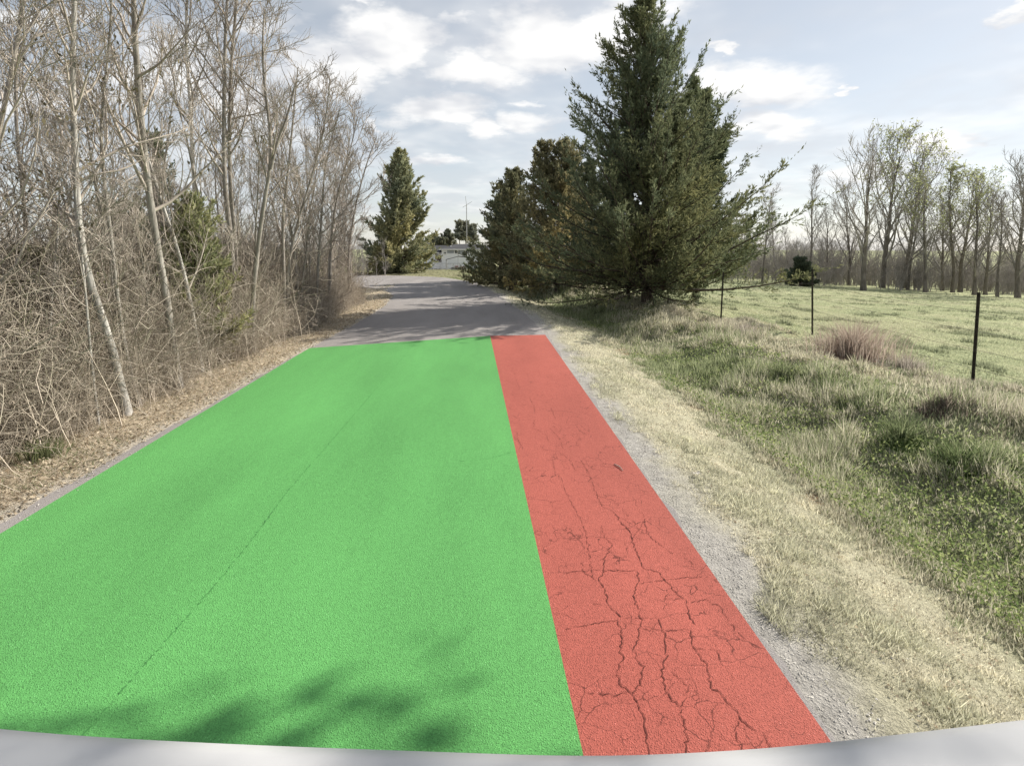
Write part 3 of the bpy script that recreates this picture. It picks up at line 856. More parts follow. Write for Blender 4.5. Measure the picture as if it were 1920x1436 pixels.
for i, (px, Y, top, kd, leafy) in enumerate(FT):
    Y = Y + r.uniform(-5, 9); px = px + r.uniform(-6, 6); top = top + r.uniform(-15, 25)
    g = on_ground(px, Y); tp = dpt(px, top, Y); H = tp[2] - g[2]
    tm, cm, lm = far_kinds[kd]
    zmax = max(v.co.z for v in cm.vertices)
    sc = H / zmax
    o = thing('field_edge_tree', ('pale green budding' if leafy else 'bare') + ' tree at the far pasture edge, %s from the left' % ORD[i], 'tree', g - np.array([0, 0, .1]), r.uniform(0, 6.28), 'trees along the far pasture edge')
    o.rotation_euler.x = r.normal(0, .035); o.rotation_euler.y = r.normal(0, .035)
    o.scale = (sc * r.uniform(1.0, 1.25),) * 2 + (sc,)
    link('trunk', tm, o); c = link('crown', cm, o)
    if leafy: link('leaves', lm, c)

# pines, shrub trees behind the house
for i, (px, Y, top, lab) in enumerate([(863, 150, 415, 'tall long trunked pine behind the house, left of the mast'), (874, 152, 418, 'tall long trunked pine behind the house at the mast'), (887, 148, 424, 'tall pine behind the house nearest the cedars')]):
    g = on_ground(px, Y); H = dpt(px, top, Y)[2] - g[2]; r = np.random.default_rng(40 + i)
    put_cedar('pine_tree', lab, 'tree', g, cedar(r, H, 2.9, 40, h0=.52, dens=8, shape=.35, leaf=(.7, .25), trunk_r=.22, bl=10, colA=(.08, .085, .06), colB=(.15, .15, .10)), bark='bark_grey', group='pines behind the house')
for i, (px, Y, top, lab) in enumerate([(841, 140, 432, 'dense dark pine behind the house roof'), (815, 145, 443, 'low hazy tree behind the left end of the house'), (826, 138, 449, 'dark shrub showing over the house roof')]):
    g = on_ground(px, Y); H = dpt(px, top, Y)[2] - g[2]; r = np.random.default_rng(50 + i)
    put_cedar('background_tree', lab, 'tree', g, cedar(r, H, 3.2, 70, h0=.1, dens=10, shape=.5, leaf=(.6, .25), colA=(.07, .08, .05), colB=(.14, .14, .09)))
# tree whose crown shades the road in the foreground (it stands past the right picture edge)
r = np.random.default_rng(64); bx, by = 9.5, 4.15
path = grow(r, (0, 0, 0), (0, 0, 1), 9.5, 12, .04, .05); path[:, 1] += np.linspace(0, 1, 12) ** 2.2 * 2.1
gen = bare_tree(r, path, .22, .05, 17, .70, 3.3, sub=(6, 5), twig_r=.010, ang=(.7, 1.2), up=.03)
tp = gen[2]; tp = tp[np.repeat(np.arange(len(tp)), 3)] + r.normal(0, .2, (len(tp) * 3, 3)); tp = tp[vn(tp[:, 0] + tp[:, 1], tp[:, 2], .6, 8) > .60]
put_tree('shade_tree', 'leafing tree past the right picture edge, shading the near road', (bx, by, tz(bx, by)), gen, 'bark_grey', 'twig',
         leaves=leaf_tris(r, tp, r.normal(0, 1, (len(tp), 3)), .26, .18, .5, (.07, .11, .03), (.12, .17, .05)))

# ------------------------------------------------------------------ grasses
def blades(r, x, y, h, wd, lean, col, az=None, seg=1):
    n = len(x); z = terrain(x, y) - .01
    lum_ = col.mean(1, keepdims=True); col = (lum_ + (col - lum_) * .68) * 1.12
    az = r.uniform(0, 2 * math.pi, n) if az is None else az
    a2 = r.uniform(0, 2 * math.pi, n)
    sx, sy = np.cos(a2) * wd / 2, np.sin(a2) * wd / 2
    lx, ly = np.cos(az) * h * lean, np.sin(az) * h * lean
    hz = h * np.sqrt(np.clip(1 - lean ** 2, .04, 1))
    if seg == 1:
        V = np.stack([np.stack([x - sx, y - sy, z], 1), np.stack([x + sx, y + sy, z], 1), np.stack([x + lx, y + ly, z + hz], 1)], 1).reshape(-1, 3)
        F = np.arange(n)[:, None] * 3 + np.arange(3)[None]
        return V, [F], np.repeat(col, 3, 0)
    V = np.stack([np.stack([x - sx, y - sy, z], 1), np.stack([x + sx, y + sy, z], 1),
                  np.stack([x + sx * .7 + lx * .35, y + sy * .7 + ly * .35, z + hz * .62], 1), np.stack([x - sx * .7 + lx * .35, y - sy * .7 + ly * .35, z + hz * .62], 1),
                  np.stack([x + lx, y + ly, z + hz], 1)], 1).reshape(-1, 3)
    b = np.arange(n)[:, None] * 5
    return V, [b + np.array([[0, 1, 2, 3]]), b + np.array([[3, 2, 4]])], np.repeat(col, 5, 0)


def scatter(r, n, th0, th1, r0, r1, pw=0.0):
    th = r.uniform(R(th0), R(th1), n); u = r.random(n); rad = r0 * (r1 / r0) ** (u ** (1 - pw))
    return rad * np.sin(th), rad * np.cos(th), rad


r = np.random.default_rng(77)
# mown verge, right of the road
x, y, d = scatter(r, 560000, -3, 56, 1.7, 40)
s = x - np.interp(y, RE[:6, 1], RE[:6, 0]); n1 = vn(x, y, 1.6, 81); n2 = vn(x, y, 5.0, 82); n3 = vn(x, y, .5, 83)
keep = (s > .12) & (s < 2.35 + (n3 - .5) * 1.0) & (r.random(len(x)) < sm(s + (n1 - .5) * .9 + (n2 - .5) * .7, .08, .62)) & (y < 38)
x, y, d, s, n1, n2, n3 = [q[keep] for q in (x, y, d, s, n1, n2, n3)]
gf = np.clip(sm(n1, .42, .62) * .55 + sm(s, 1.3, 2.3) * .35 + sm(y, 9, 16) * .15, 0, 1)
col = lerp3((.62, .57, .40), (.35, .38, .21), gf * r.uniform(.3, 1.25, len(x)).clip(0, 1)) * r.uniform(.45, 1.4, (len(x), 1)) * (.72 + .56 * n2[:, None])
V, F, C = blades(r, x, y, r.uniform(.015, .05, len(x)) * (.5 + 2.2 * n2 ** 2 + .8 * sm(n1, .5, .7)) + .0008 * d, .0035 + .0011 * d, r.uniform(.3, .97, len(x)), col)
tag(link('verge_grass', mk_mesh('verge_grass', V, F, M['grass'], col=C)), 'short mown half dry grass along the right road edge', 'grass', kind='stuff')

# rough weeds in the ditch and on the bank up to the fence
x, y, d = scatter(r, 560000, 2, 57, 2.2, 42)
s = x - np.interp(y, RE[:6, 1], RE[:6, 0]); n1 = vn(x, y, .9, 84); n2 = vn(x, y, 3.0, 85); n3 = vn(x, y, .45, 86)
keep = (s > 1.7 + (n2 - .5) * .9) & (s < 6.7 + (n1 - .5) * 1.6) & (r.random(len(x)) < .35 + .65 * sm(n1, .3, .5)) & (y < 40)
x, y, d, s, n1, n2, n3 = [q[keep] for q in (x, y, d, s, n1, n2, n3)]
dry = np.clip(sm(n3 + (n2 - .5) * .5, .46, .60) * .8 + sm(s, 3.9, 5.6) * .65 - .4 * sm(s, 1.6, 2.4) * (1 - sm(s, 3, 4)) + .15, 0, 1)
fresh = lerp3((.17, .23, .08), (.47, .50, .23), r.random(len(x)) * (.4 + .9 * n2).clip(0, 1))
tan = lerp3((.44, .405, .255), (.62, .57, .385), r.random(len(x))); purp = np.array([[.38, .30, .25]])
tan = np.where(((n1 > .55) & (s > 4.6))[:, None], tan * .75 + purp * .25, tan)
dd = (r.random(len(x)) < dry)[:, None]
col = np.where(dd, tan, fresh) * r.uniform(.7, 1.2, (len(x), 1))
hh = (1 - .6 * sm(s, 5.3, 6.1)) * (.05 + .24 * sm(n1 * .6 + n2 * .4, .42, .66) * sm(s, 1.8, 3.0) + .05 * n2) * r.uniform(.5, 1.4, len(x)) + .001 * d
V, F, C = blades(r, x, y, hh, .005 + .0013 * d, r.uniform(.1, .8, len(x)), col)
tag(link('bank_weeds', mk_mesh('bank_weeds', V, F, M['grass'], col=C)), 'rough green and straw weeds covering the ditch and fence bank', 'weeds', kind='stuff')
# low broad leaves in the ditch
x, y, d = scatter(r, 90000, 10, 57, 2.4, 20); s = x - np.interp(y, RE[:6, 1], RE[:6, 0]); n1 = vn(x, y, .8, 87)
k = (s > 1.9) & (s < 5) & (n1 > .46); x, y, d = x[k], y[k], d[k]
P3 = np.stack([x, y, terrain(x, y) + r.uniform(0, .12, len(x))], 1)
V, Q, C = leaf_tris(r, P3, np.tile([0, 0, .5], (len(x), 1)), .022 + .002 * d, .013 + .0013 * d, .8, (.12, .18, .06), (.40, .44, .20))
tag(link('ditch_weeds', mk_mesh('ditch_weeds', V, [Q], M['grass'], col=C)), 'low broad leaved green weeds carpeting the ditch', 'weeds', kind='stuff')

# pasture
x, y, d = scatter(r, 420000, 5, 58, 7, 75)
s = x - np.interp(y, RE[:6, 1], RE[:6, 0]); n1 = vn(x, y, .35, 88); n2 = vn(x, y, 1.2, 89)
keep = (s > 6.0); x, y, d, s, n1, n2 = [q[keep] for q in (x, y, d, s, n1, n2)]
col = lerp3((.46, .455, .265), (.35, .39, .20), sm(n1 + (n2 - .5) * .6, .3, .7)) * r.uniform(.75, 1.2, (len(x), 1))
tuft = sm(n2, .66, .74)
col = col * (1 - .3 * tuft[:, None])
V, F, C = blades(r, x, y, (r.uniform(.02, .05, len(x)) + .10 * tuft) + .0004 * d, .006 + .0014 * d, r.uniform(.15, .8, len(x)), col)
tag(link('pasture_grass', mk_mesh('pasture_grass', V, F, M['grass'], col=C)), 'short pale green grass of the pasture beyond the fence', 'grass', kind='stuff')

# straw and dead leaves along the left edge
x, y, d = scatter(r, 380000, -62, -3, 3, 40)
l = np.interp(y, LE[:6, 1], LE[:6, 0]) - x; n1 = vn(x, y, 2.2, 91)
keep = (l > -.02 + (n1 - .45) * .5) & (l < 2.2) & (y < 34) & (r.random(len(x)) < .45 + .55 * n1); x, y, d, l, n1 = [q[keep] for q in (x, y, d, l, n1)]
col = lerp3((.38, .31, .215), (.66, .56, .41), r.random(len(x))) * (.75 + .5 * n1[:, None])
gr = (r.random(len(x)) < .10 + .25 * sm(vn(x, y, .7, 93), .6, .7))[:, None]; col = np.where(gr, np.array([[.2, .22, .09]]), col)
V, F, C = blades(r, x, y, r.uniform(.04, .13, len(x)), .006 + .0011 * d, r.uniform(.75, .985, len(x)), col)
tag(link('straw_litter', mk_mesh('straw_litter', V, F, M['grass'], col=C)), 'pale straw and dead leaves along the left road edge', 'straw', kind='stuff')
# dead leaves blown along both road edges
n = 6500; yy = 2.2 * (26 / 2.2) ** r.random(n); lft = r.random(n) < .8
xx = np.where(lft, np.interp(yy, LE[:6, 1], LE[:6, 0]) - np.abs(r.normal(.1, .55, n)), np.interp(yy, RE[:6, 1], RE[:6, 0]) + .45 + np.abs(r.normal(0, .9, n)))
P3 = np.stack([xx, yy, np.maximum(terrain(xx, yy), np.where(in_road(xx, yy), .006, -9)) + .012 + r.random(n) * .02], 1)
V, Q, C = leaf_tris(r, P3, np.stack([r.normal(0, 1, n), r.normal(0, 1, n), r.normal(0, .15, n)], 1), np.where(lft, .035, .02) + .0012 * yy, np.where(lft, .022, .012) + .0008 * yy, .1, (.30, .235, .165), (.60, .52, .40))
tag(link('dead_leaves', mk_mesh('dead_leaves', V, [Q], M['leaf'], col=C)), 'dead brown and straw leaves scattered along the road edges', 'leaves', kind='stuff')
# lawn across the bend
x, y, d = scatter(r, 90000, -22, 12, 34, 110); k = ~in_road(x, y, .3) & (y > 36); x, y, d = x[k], y[k], d[k]; n1 = vn(x, y, .3, 95)
col = lerp3((.36, .34, .19), (.22, .26, .10), sm(n1, .35, .65)) * r.uniform(.75, 1.2, (len(x), 1))
V, F, C = blades(r, x, y, np.full(len(x), .09), .012 + .0012 * d, r.uniform(.2, .8, len(x)), col)
tag(link('lawn_grass', mk_mesh('lawn_grass', V, F, M['grass'], col=C)), 'mown lawn between the road bend and the house', 'grass', kind='stuff')

# loose gravel along both edges
oct_v = np.array([(1, 0, 0), (-1, 0, 0), (0, 1, 0), (0, -1, 0), (0, 0, 1), (0, 0, -1)], float)
oct_f = np.array([(0, 2, 4), (2, 1, 4), (1, 3, 4), (3, 0, 4), (2, 0, 5), (1, 2, 5), (3, 1, 5), (0, 3, 5)])
yy = 2.0 * (22 / 2.0) ** r.random(4200); side_ = r.random(4200) < .8
xx = np.where(side_, np.interp(yy, RE[:6, 1], RE[:6, 0]) + .04 + np.abs(r.normal(0, .3, 4200)), np.interp(yy, LE[:6, 1], LE[:6, 0]) - r.normal(.12, .12, 4200))
sz = r.uniform(.003, .0075, 4200) * (1 + .03 * yy)
zz_ = np.where(in_road(xx, yy), .004, terrain(xx, yy)) + sz * .3
V = (oct_v[None] * sz[:, None, None] * r.uniform(.6, 1.4, (4200, 6, 1))) * np.array([1, 1, .5]) + np.stack([xx, yy, zz_], 1)[:, None]
F = (oct_f[None] + np.arange(4200)[:, None, None] * 6).reshape(-1, 3)
tag(link('loose_gravel', mk_mesh('loose_gravel', V.reshape(-1, 3), [F], M['gravel'])), 'loose grey gravel scattered along the road edges', 'gravel', kind='stuff')

# ------------------------------------------------------------------ individual clumps on the bank
def clump(name, label, cat, px, py, z0, rad, h, n, cA, cB, seed, lean=.5, wd=.009):
    r = np.random.default_rng(seed); g = gpt(px, py, z0); g[2] = tz(g[0], g[1])
    o_r = np.abs(r.normal(0, rad * .5, n)); az = r.uniform(0, 6.283, n); bx = o_r * np.cos(az); by = o_r * np.sin(az)
    hh = h * r.uniform(.45, 1.1, n) * (1 - .3 * o_r / (rad + .01)); ln = np.clip(lean * r.uniform(.1, 1.2, n), 0, .95); a2 = az + r.normal(0, .6, n)
    sx = np.cos(r.uniform(0, 6.28, n)) * wd / 2; sy = np.sin(r.uniform(0, 6.28, n)) * wd / 2
    z = terrain(bx + g[0], by + g[1]) - g[2] - .02
    def lvl(f, wf, lf): return np.stack([bx + sx * wf + np.cos(a2) * hh * ln * lf, by + sy * wf + np.sin(a2) * hh * ln * lf, z + hh * f], 1)
    V = np.stack([lvl(0, -1, 0), lvl(0, 1, 0), lvl(.55, .8, .3), lvl(.55, -.8, .3), lvl(.92, 0, 1)], 1).reshape(-1, 3)
    b = np.arange(n)[:, None] * 5
    c = lerp3(cA, cB, r.random(n)) * r.uniform(.75, 1.2, (n, 1)); lum_ = c.mean(1, keepdims=True); c = np.repeat(lum_ + (c - lum_) * .75, 5, 0)
    nv = len(V); k_ = np.arange(10) * .628; mnd = np.concatenate([np.stack([np.cos(k_) * rad * 1.15, np.sin(k_) * rad * 1.15, terrain(g[0] + np.cos(k_) * rad * 1.15, g[1] + np.sin(k_) * rad * 1.15) - g[2] - .03], 1), [[0, 0, h * .10]]])
    V = np.concatenate([V, mnd]); c = np.concatenate([c, np.tile(np.asarray(cA) * .8, (11, 1))])
    fan = np.stack([nv + np.arange(10), nv + (np.arange(10) + 1) % 10, np.full(10, nv + 10)], 1)
    return tag(link(name, mk_mesh(name, V, [b + np.array([[0, 1, 2, 3]]), np.concatenate([b + np.array([[3, 2, 4]]), fan])], M['grass'], col=c), loc=g), label, cat)


clump('dry_grass_clump', 'large reddish tan dry grass clump at the foot of the middle post', 'grass clump', 1600, 668, 0, .95, 1.0, 1500, (.34, .24, .185), (.54, .44, .34), 1)
clump('dry_grass_clump', 'greyish dry weed clump right of the large reddish clump', 'grass clump', 1700, 690, 0, .55, .38, 420, (.30, .25, .21), (.46, .40, .32), 2)
clump('dry_grass_clump', 'low greyish dry weeds at the foot of the leftmost clear fence post', 'grass clump', 1395, 622, 0, .8, .32, 420, (.33, .27, .23), (.50, .44, .35), 3)
clump('green_grass_tuft', 'bright green arching grass tuft below the large reddish clump', 'grass clump', 1565, 735, -.1, .42, .42, 420, (.13, .19, .06), (.30, .33, .15), 4, lean=.8)
clump('green_grass_tuft', 'green arching grass tuft midway down the bank below the right post', 'grass clump', 1690, 830, -.2, .36, .38, 380, (.12, .18, .055), (.28, .32, .14), 5, lean=.8)
clump('green_grass_tuft', 'leafy green grass tuft low on the right near the picture edge', 'grass clump', 1800, 880, -.2, .42, .36, 420, (.09, .15, .04), (.22, .27, .10), 6, lean=.75)
clump('green_grass_tuft', 'small green tuft on the mown verge edge above the ditch', 'grass clump', 1650, 975, -.25, .22, .16, 200, (.16, .20, .08), (.30, .32, .16), 7, lean=.9)
clump('green_grass_tuft', 'long pale green tuft on the bank left of the large reddish clump', 'grass clump', 1470, 690, 0, .45, .34, 380, (.15, .20, .07), (.30, .33, .15), 8, lean=.75)
clump('dry_grass_clump', 'dark withered weed clump just below the right fence post', 'grass clump', 1770, 790, -.05, .5, .28, 380, (.17, .13, .10), (.34, .28, .21), 9)
clump('green_grass_tuft', 'fresh green tuft on the straw at the left edge of the thicket', 'grass clump', 85, 860, 0, .25, .3, 240, (.16, .2, .07), (.3, .32, .15), 10, lean=.7)

# ------------------------------------------------------------------ undergrowth of the left thicket
kindcol = bpy.data.collections.new('brush_kinds')
for k in range(7):
    r = np.random.default_rng(1200 + k); tb = Tubes()
    for i in range(26):
        p = np.array([r.normal(0, .35), r.normal(0, .35), -.05]); H = r.uniform(.7, 2.1) * (1.0 if k < 5 else .7)
        B = grow(r, p, (r.normal(0, .2), r.normal(0, .2), 1), H, 7, .085, .04, .06 if k % 2 else 0); tb.add(B, np.linspace(r.uniform(.004, .009), .0025, 7), 3)
        for j in range(7):
            q, e = at(B, .2 + .79 * r.random()); C2 = grow(r, q, side(r, e, r.uniform(.5, 1.1)), H * r.uniform(.2, .45), 5, .2, .02, .1); tb.add(C2, np.linspace(.0038, .0018, 5), 3)
            for jj in range(2):
                q2, e2 = at(C2, .3 + .65 * r.random()); C3 = grow(r, q2, side(r, e2, .8), H * r.uniform(.08, .2), 4, .25, 0); tb.add(C3, np.linspace(.0026, .0014, 4), 3)
    if k >= 3:      # tangled vines
        for i in range(12):
            B = grow(r, (r.normal(0, .3), r.normal(0, .3), r.uniform(.3, 1.4)), r.normal(0, 1, 3), r.uniform(1, 2.2), 9, .35, .02); tb.add(B, np.full(9, .004), 3)
    ob = bpy.data.objects.new('brush_kind', tb.mesh('brush', M['brush'])); kindcol.objects.link(ob)


def gn_instancer(name, pts, rot, scl, idx, coll, label, cat):
    me = bpy.data.meshes.new(name); me.from_pydata([tuple(p) for p in pts], [], [])
    a = me.attributes.new('rot', 'FLOAT_VECTOR', 'POINT'); a.data.foreach_set('vector', np.asarray(rot, np.float32).ravel())
    a = me.attributes.new('scl', 'FLOAT_VECTOR', 'POINT'); a.data.foreach_set('vector', np.asarray(scl, np.float32).ravel())
    a = me.attributes.new('idx', 'INT', 'POINT'); a.data.foreach_set('value', np.asarray(idx, np.int32))
    o = link(name, me); tag(o, label, cat, kind='stuff')
    ng = bpy.data.node_groups.new(name, 'GeometryNodeTree')
    ng.interface.new_socket('Geometry', in_out='INPUT', socket_type='NodeSocketGeometry'); ng.interface.new_socket('Geometry', in_out='OUTPUT', socket_type='NodeSocketGeometry')
    N = ng.nodes; gi = N.new('NodeGroupInput'); go = N.new('NodeGroupOutput'); ip = N.new('GeometryNodeInstanceOnPoints'); ci = N.new('GeometryNodeCollectionInfo')
    ci.inputs['Collection'].default_value = coll; ci.inputs['Separate Children'].default_value = True; ci.inputs['Reset Children'].default_value = True
    ip.inputs['Pick Instance'].default_value = True
    for nm, ty, sk in (('rot', 'FLOAT_VECTOR', 'Rotation'), ('scl', 'FLOAT_VECTOR', 'Scale'), ('idx', 'INT', 'Instance Index')):
        na = N.new('GeometryNodeInputNamedAttribute'); na.data_type = ty; na.inputs[0].default_value = nm
        out = [s_ for s_ in na.outputs if s_.enabled and s_.name == 'Attribute'][0]; ng.links.new(out, ip.inputs[sk])
    ng.links.new(gi.outputs[0], ip.inputs['Points']); ng.links.new(ci.outputs[0], ip.inputs['Instance']); ng.links.new(ip.outputs[0], go.inputs[0])
    md = o.modifiers.new('scatter', 'NODES'); md.node_group = ng
    return o


r = np.random.default_rng(21); pts = []; scl = []
for i in range(1150):
    Y = 3.2 * (22.5 / 3.2) ** r.random(); off = 1.1 + r.gamma(1.4, 1.3)
    x = float(np.interp(Y, LE[:6, 1], LE[:6, 0])) - off
    pxx = 910 + 1000 * x / Y
    if off > 9 or (Y < 6.5 and off < 1.35) or (300 < pxx < 455 and Y < 11.6 and off > 1.25 and r.random() < .8): continue
    pts.append((x, Y, tz(x, Y) - .02)); k = r.uniform(.6, 1.05) * (.6 if off < 1.6 else 1.0 if off < 2.4 else 1.55); scl.append((k, k, k * r.uniform(.85, 1.3)))
n = len(pts)
gn_instancer('thicket_undergrowth', pts, np.stack([r.normal(0, .12, n), r.normal(0, .12, n), r.uniform(0, 6.28, n)], 1), scl, r.integers(0, 7, n), kindcol, 'dense tangle of leafless brush and vines under the left trees', 'undergrowth')
r = np.random.default_rng(29); n = 70000
Y = 3.4 * (25 / 3.4) ** r.random(n); off = 1.5 + r.gamma(1.6, 1.2, n); x = np.interp(Y, LE[:6, 1], LE[:6, 0]) - off
z = terrain(x, Y) + r.random(n) * (1.2 + .5 * np.clip(off, 0, 4)); nn_ = vn(x + z * .6, Y - z * .8, .9, 55); k = (nn_ > .50) & (off < 7)
x, Y, z, nn_ = x[k], Y[k], z[k], nn_[k]
cg = lerp3((.16, .19, .07), (.33, .33, .16), r.random(len(x))); cb = lerp3((.26, .20, .13), (.46, .38, .27), r.random(len(x)))
V, Q, C = leaf_tris(r, np.stack([x, Y, z], 1), np.tile([0, 0, -.4], (len(x), 1)), .05, .03, .8, (1, 1, 1), (1, 1, 1))
C = C * np.repeat(np.where((r.random(len(x)) < sm(vn(x, Y, .35, 56), .42, .6))[:, None], cg, cb), 4, 0)
tag(link('vine_leaves', mk_mesh('vine_leaves', V, [Q], M['leaf'], col=C)), 'scattered green and withered vine leaves caught in the left brush', 'leaves', kind='stuff')
# brushy wood behind the pasture trees and low ground to the left
woodcol = bpy.data.collections.new('wood_kinds')
for k in range(4):
    r = np.random.default_rng(1300 + k); tb = Tubes()
    for i in range(9):
        p = np.array([r.normal(0, 1.2), r.normal(0, 1.2), -.1]); H = r.uniform(2, 8)
        B = grow(r, p, (r.normal(0, .1), r.normal(0, .1), 1), H, 8, .07, .05); tb.add(B, np.linspace(.05, .015, 8), 4)
        for j in range(16):
            q, e = at(B, .12 + .87 * r.random()); C2 = grow(r, q, side(r, e, r.uniform(.5, 1.0)), H * r.uniform(.12, .32), 5, .16, .08); tb.add(C2, np.linspace(.018, .010, 5), 3)
            for jj in range(5):
                q2, e2 = at(C2, .2 + .75 * r.random()); C3 = grow(r, q2, side(r, e2, .7), H * r.uniform(.05, .14), 4, .2, .06); tb.add(C3, np.linspace(.010, .007, 4), 3)
    ob = bpy.data.objects.new('wood_kind', tb.mesh('wood', M['twig_far'])); woodcol.objects.link(ob)
r = np.random.default_rng(23); pts = []; scl = []
for i in range(230):
    px = r.uniform(1340, 2080); Y = r.uniform(60, 95); g = on_ground(px, Y); pts.append(tuple(g)); k = r.uniform(.5, 1.0) * Y / 75; scl.append((k, k, k))
for i in range(120):
    px = r.uniform(-250, 700); Y = r.uniform(45, 80); g = on_ground(px, Y); pts.append(tuple(g)); k = r.uniform(.4, .75); scl.append((k, k, k))
for i in range(60):
    px = r.uniform(780, 1380); Y = r.uniform(165, 200); g = on_ground(px, Y); pts.append(tuple(g)); k = r.uniform(.6, .9); scl.append((k, k, k))
n = len(pts)
gn_instancer('far_woods', pts, np.stack([np.zeros(n), np.zeros(n), r.uniform(0, 6.28, n)], 1), scl, r.integers(0, 4, n), woodcol, 'hazy mass of bare woodland behind the pasture trees', 'woods')

# ------------------------------------------------------------------ wire fence along the pasture
PB_ = [((1822, 722), (1834, 548)), ((1523, 628), (1521, 505)), ((1352, 597), (1357, 510)), ((1252, 573), (1253, 500)), ((1094, 556), (1094, 512)), ((1060, 546), (1061, 508))]
bases = []
for (b, t_) in PB_:
    g = gpt(*b, 0.0)
    for _ in range(6): g = gpt(*b, tz(g[0], g[1]))
    top = dpt(*t_, g[1]); bases.append((g, top))
g0, t0_ = bases[0]; bases = [(np.array([g0[0] + .5, g0[1] - 4.4, tz(g0[0] + .5, g0[1] - 4.4)]), np.array([g0[0] + .5, g0[1] - 4.4, tz(g0[0] + .5, g0[1] - 4.4) + 1.5]))] + bases
fo = np.array(bases[1][0])
fence = thing('wire_fence', 'barbed wire pasture fence on dark rusty steel posts', 'fence', fo)
for (g, top) in bases:
    d = top - g; H = np.linalg.norm(d); m = MB()
    m.box((-.024, -.006, -.25), (.024, .006, H)); m.box((-.005, .006, -.25), (.005, .036, H))
    for k in range(int(H / .09)): m.box((-.009, -.0135, .05 + k * .09), (.009, -.0062, .075 + k * .09))
    p = m.build('post', M['post'], fence, g - fo)
    p.rotation_euler = Vector(d).to_track_quat('Z', 'Y').to_euler(); p.rotation_euler.z += .35
for h in (.28, .58, .88, 1.18):
    tb = Tubes()
    for (a_, b_) in zip(bases[:-1], bases[1:]):
        A = a_[0] + (a_[1] - a_[0]) * (h / 1.5) - fo; B = b_[0] + (b_[1] - b_[0]) * (h / 1.5) - fo
        s_ = np.linspace(0, 1, 9)[:, None]; Pw = A * (1 - s_) + B * s_; Pw[:, 2] -= .05 * 4 * (s_ * (1 - s_))[:, 0]
        tb.add(Pw, np.full(9, .003), 4)
        for k in range(24):
            f = (k + .5) / 24; q = A * (1 - f) + B * f; q[2] -= .05 * 4 * f * (1 - f)
            e = np.random.default_rng(k).normal(0, 1, 3); e = unit(e) * .018; tb.add(np.array([q - e, q + e]), np.array([.0018, .0018]), 3)
    link('wire', tb.mesh('wire', M['wire']), fence)

# ------------------------------------------------------------------ house across the bend
HY = 104.0
def hx(px): return dpt(px, 470, HY)[0]
def hz_(py): return dpt(850, py, HY)[2]
zb = hz_(503); X0, X1, X2 = hx(790), hx(828), hx(925)
house = thing('house', 'white single storey house with grey shingle roof beyond the road bend', 'house', (X1, HY, zb))
def L3(x, y, z): return (x - X1, y - HY, z - zb)
m = MB(); m.box(L3(X1, HY, zb - .8), L3(X2, HY + 8, hz_(467.5))); wl = m.build('wall', M['house_white'], house)
m = MB(); m.box(L3(X0, HY + 1.6, zb - .8), L3(X1 - .003, HY + 8, hz_(474))); m.build('wall', M['house_white'], house)
for k in range(9):      # clapboards
    z = zb + .15 + k * .3; m = MB(); m.box(L3(X1, HY - .03, z), L3(X2, HY - .001, z + .285)); 
    if z + .285 < hz_(476): m.build('siding_board', M['house_white'], wl)
def roof(xa, xb, ya, yb, ze, zr, inset):
    m = MB(); ym = (ya + yb) / 2
    V = [L3(xa, ya, ze), L3(xb, ya, ze), L3(xb, yb, ze), L3(xa, yb, ze), L3(xa + inset, ym, zr), L3(xb - inset, ym, zr)]
    m.add(V, [(0, 1, 5, 4), (2, 3, 4, 5)]); m.add(V, [(1, 2, 5), (3, 0, 4)]); m.add(V, [(3, 2, 1, 0)]); return m
rf = roof(X1 - .5, X2 + .5, HY - .55, HY + 8.5, hz_(467.4) + .02, hz_(457.5), 3.0).build('roof', M['roof'], house)
roof(X0 - .5, X1 + 2, HY + 1.0, HY + 8.3, hz_(473.8) + .02, hz_(460), 1.5).build('roof', M['roof'], house)
m = MB(); m.box(L3(X1 - .5, HY - .58, hz_(468.6)), L3(X2 + .5, HY - .552, hz_(467.2))); m.build('fascia', M['house_white'], house)
m = MB(); m.box(L3(X0 - .5, HY + .96, hz_(474.8)), L3(X1 - .55, HY + .995, hz_(473.4))); m.build('fascia', M['house_white'], house)
m = MB(); m.box(L3(hx(843), HY + 1.6, hz_(463.5)), L3(hx(845), HY + 1.9, hz_(460.5))); m.build('vent', M['house_white'], rf)
for (a_, b_) in ((838.5, 851), (859, 872)):
    m = MB(); m.box(L3(hx(a_), HY - .05, hz_(475.4)), L3(hx(b_), HY - .004, hz_(469.4))); m.build('grey_panel', M['house_grey'], house)
for (a_, b_, t_, e_, yo) in ((832, 836.2, 473, 476, 0), (852.8, 857.6, 469.6, 475.4, 0), (873.2, 879, 469.6, 475.6, 0), (814.5, 818.8, 475.5, 483.2, 1.6), (886, 892, 469.6, 475.6, 0)):
    m = MB(); m.box(L3(hx(a_), HY + yo - .04, hz_(e_)), L3(hx(b_), HY + yo - .003, hz_(t_))); wn = m.build('window', M['glass'], house)
    xa, xb, za, zc = hx(a_), hx(b_), hz_(e_), hz_(t_); f = MB(); w_ = .09
    f.box(L3(xa - w_, HY + yo - .07, za - w_), L3(xa, HY + yo - .005, zc + w_)); f.box(L3(xb, HY + yo - .07, za - w_), L3(xb + w_, HY + yo - .005, zc + w_))
    f.box(L3(xa, HY + yo - .07, zc), L3(xb, HY + yo - .005, zc + w_)); f.box(L3(xa, HY + yo - .07, za - w_), L3(xb, HY + yo - .005, za))
    f.box(L3((xa + xb) / 2 - .025, HY + yo - .06, za), L3((xa + xb) / 2 + .025, HY + yo - .041, zc)); f.build('frame', M['house_white'], wn)
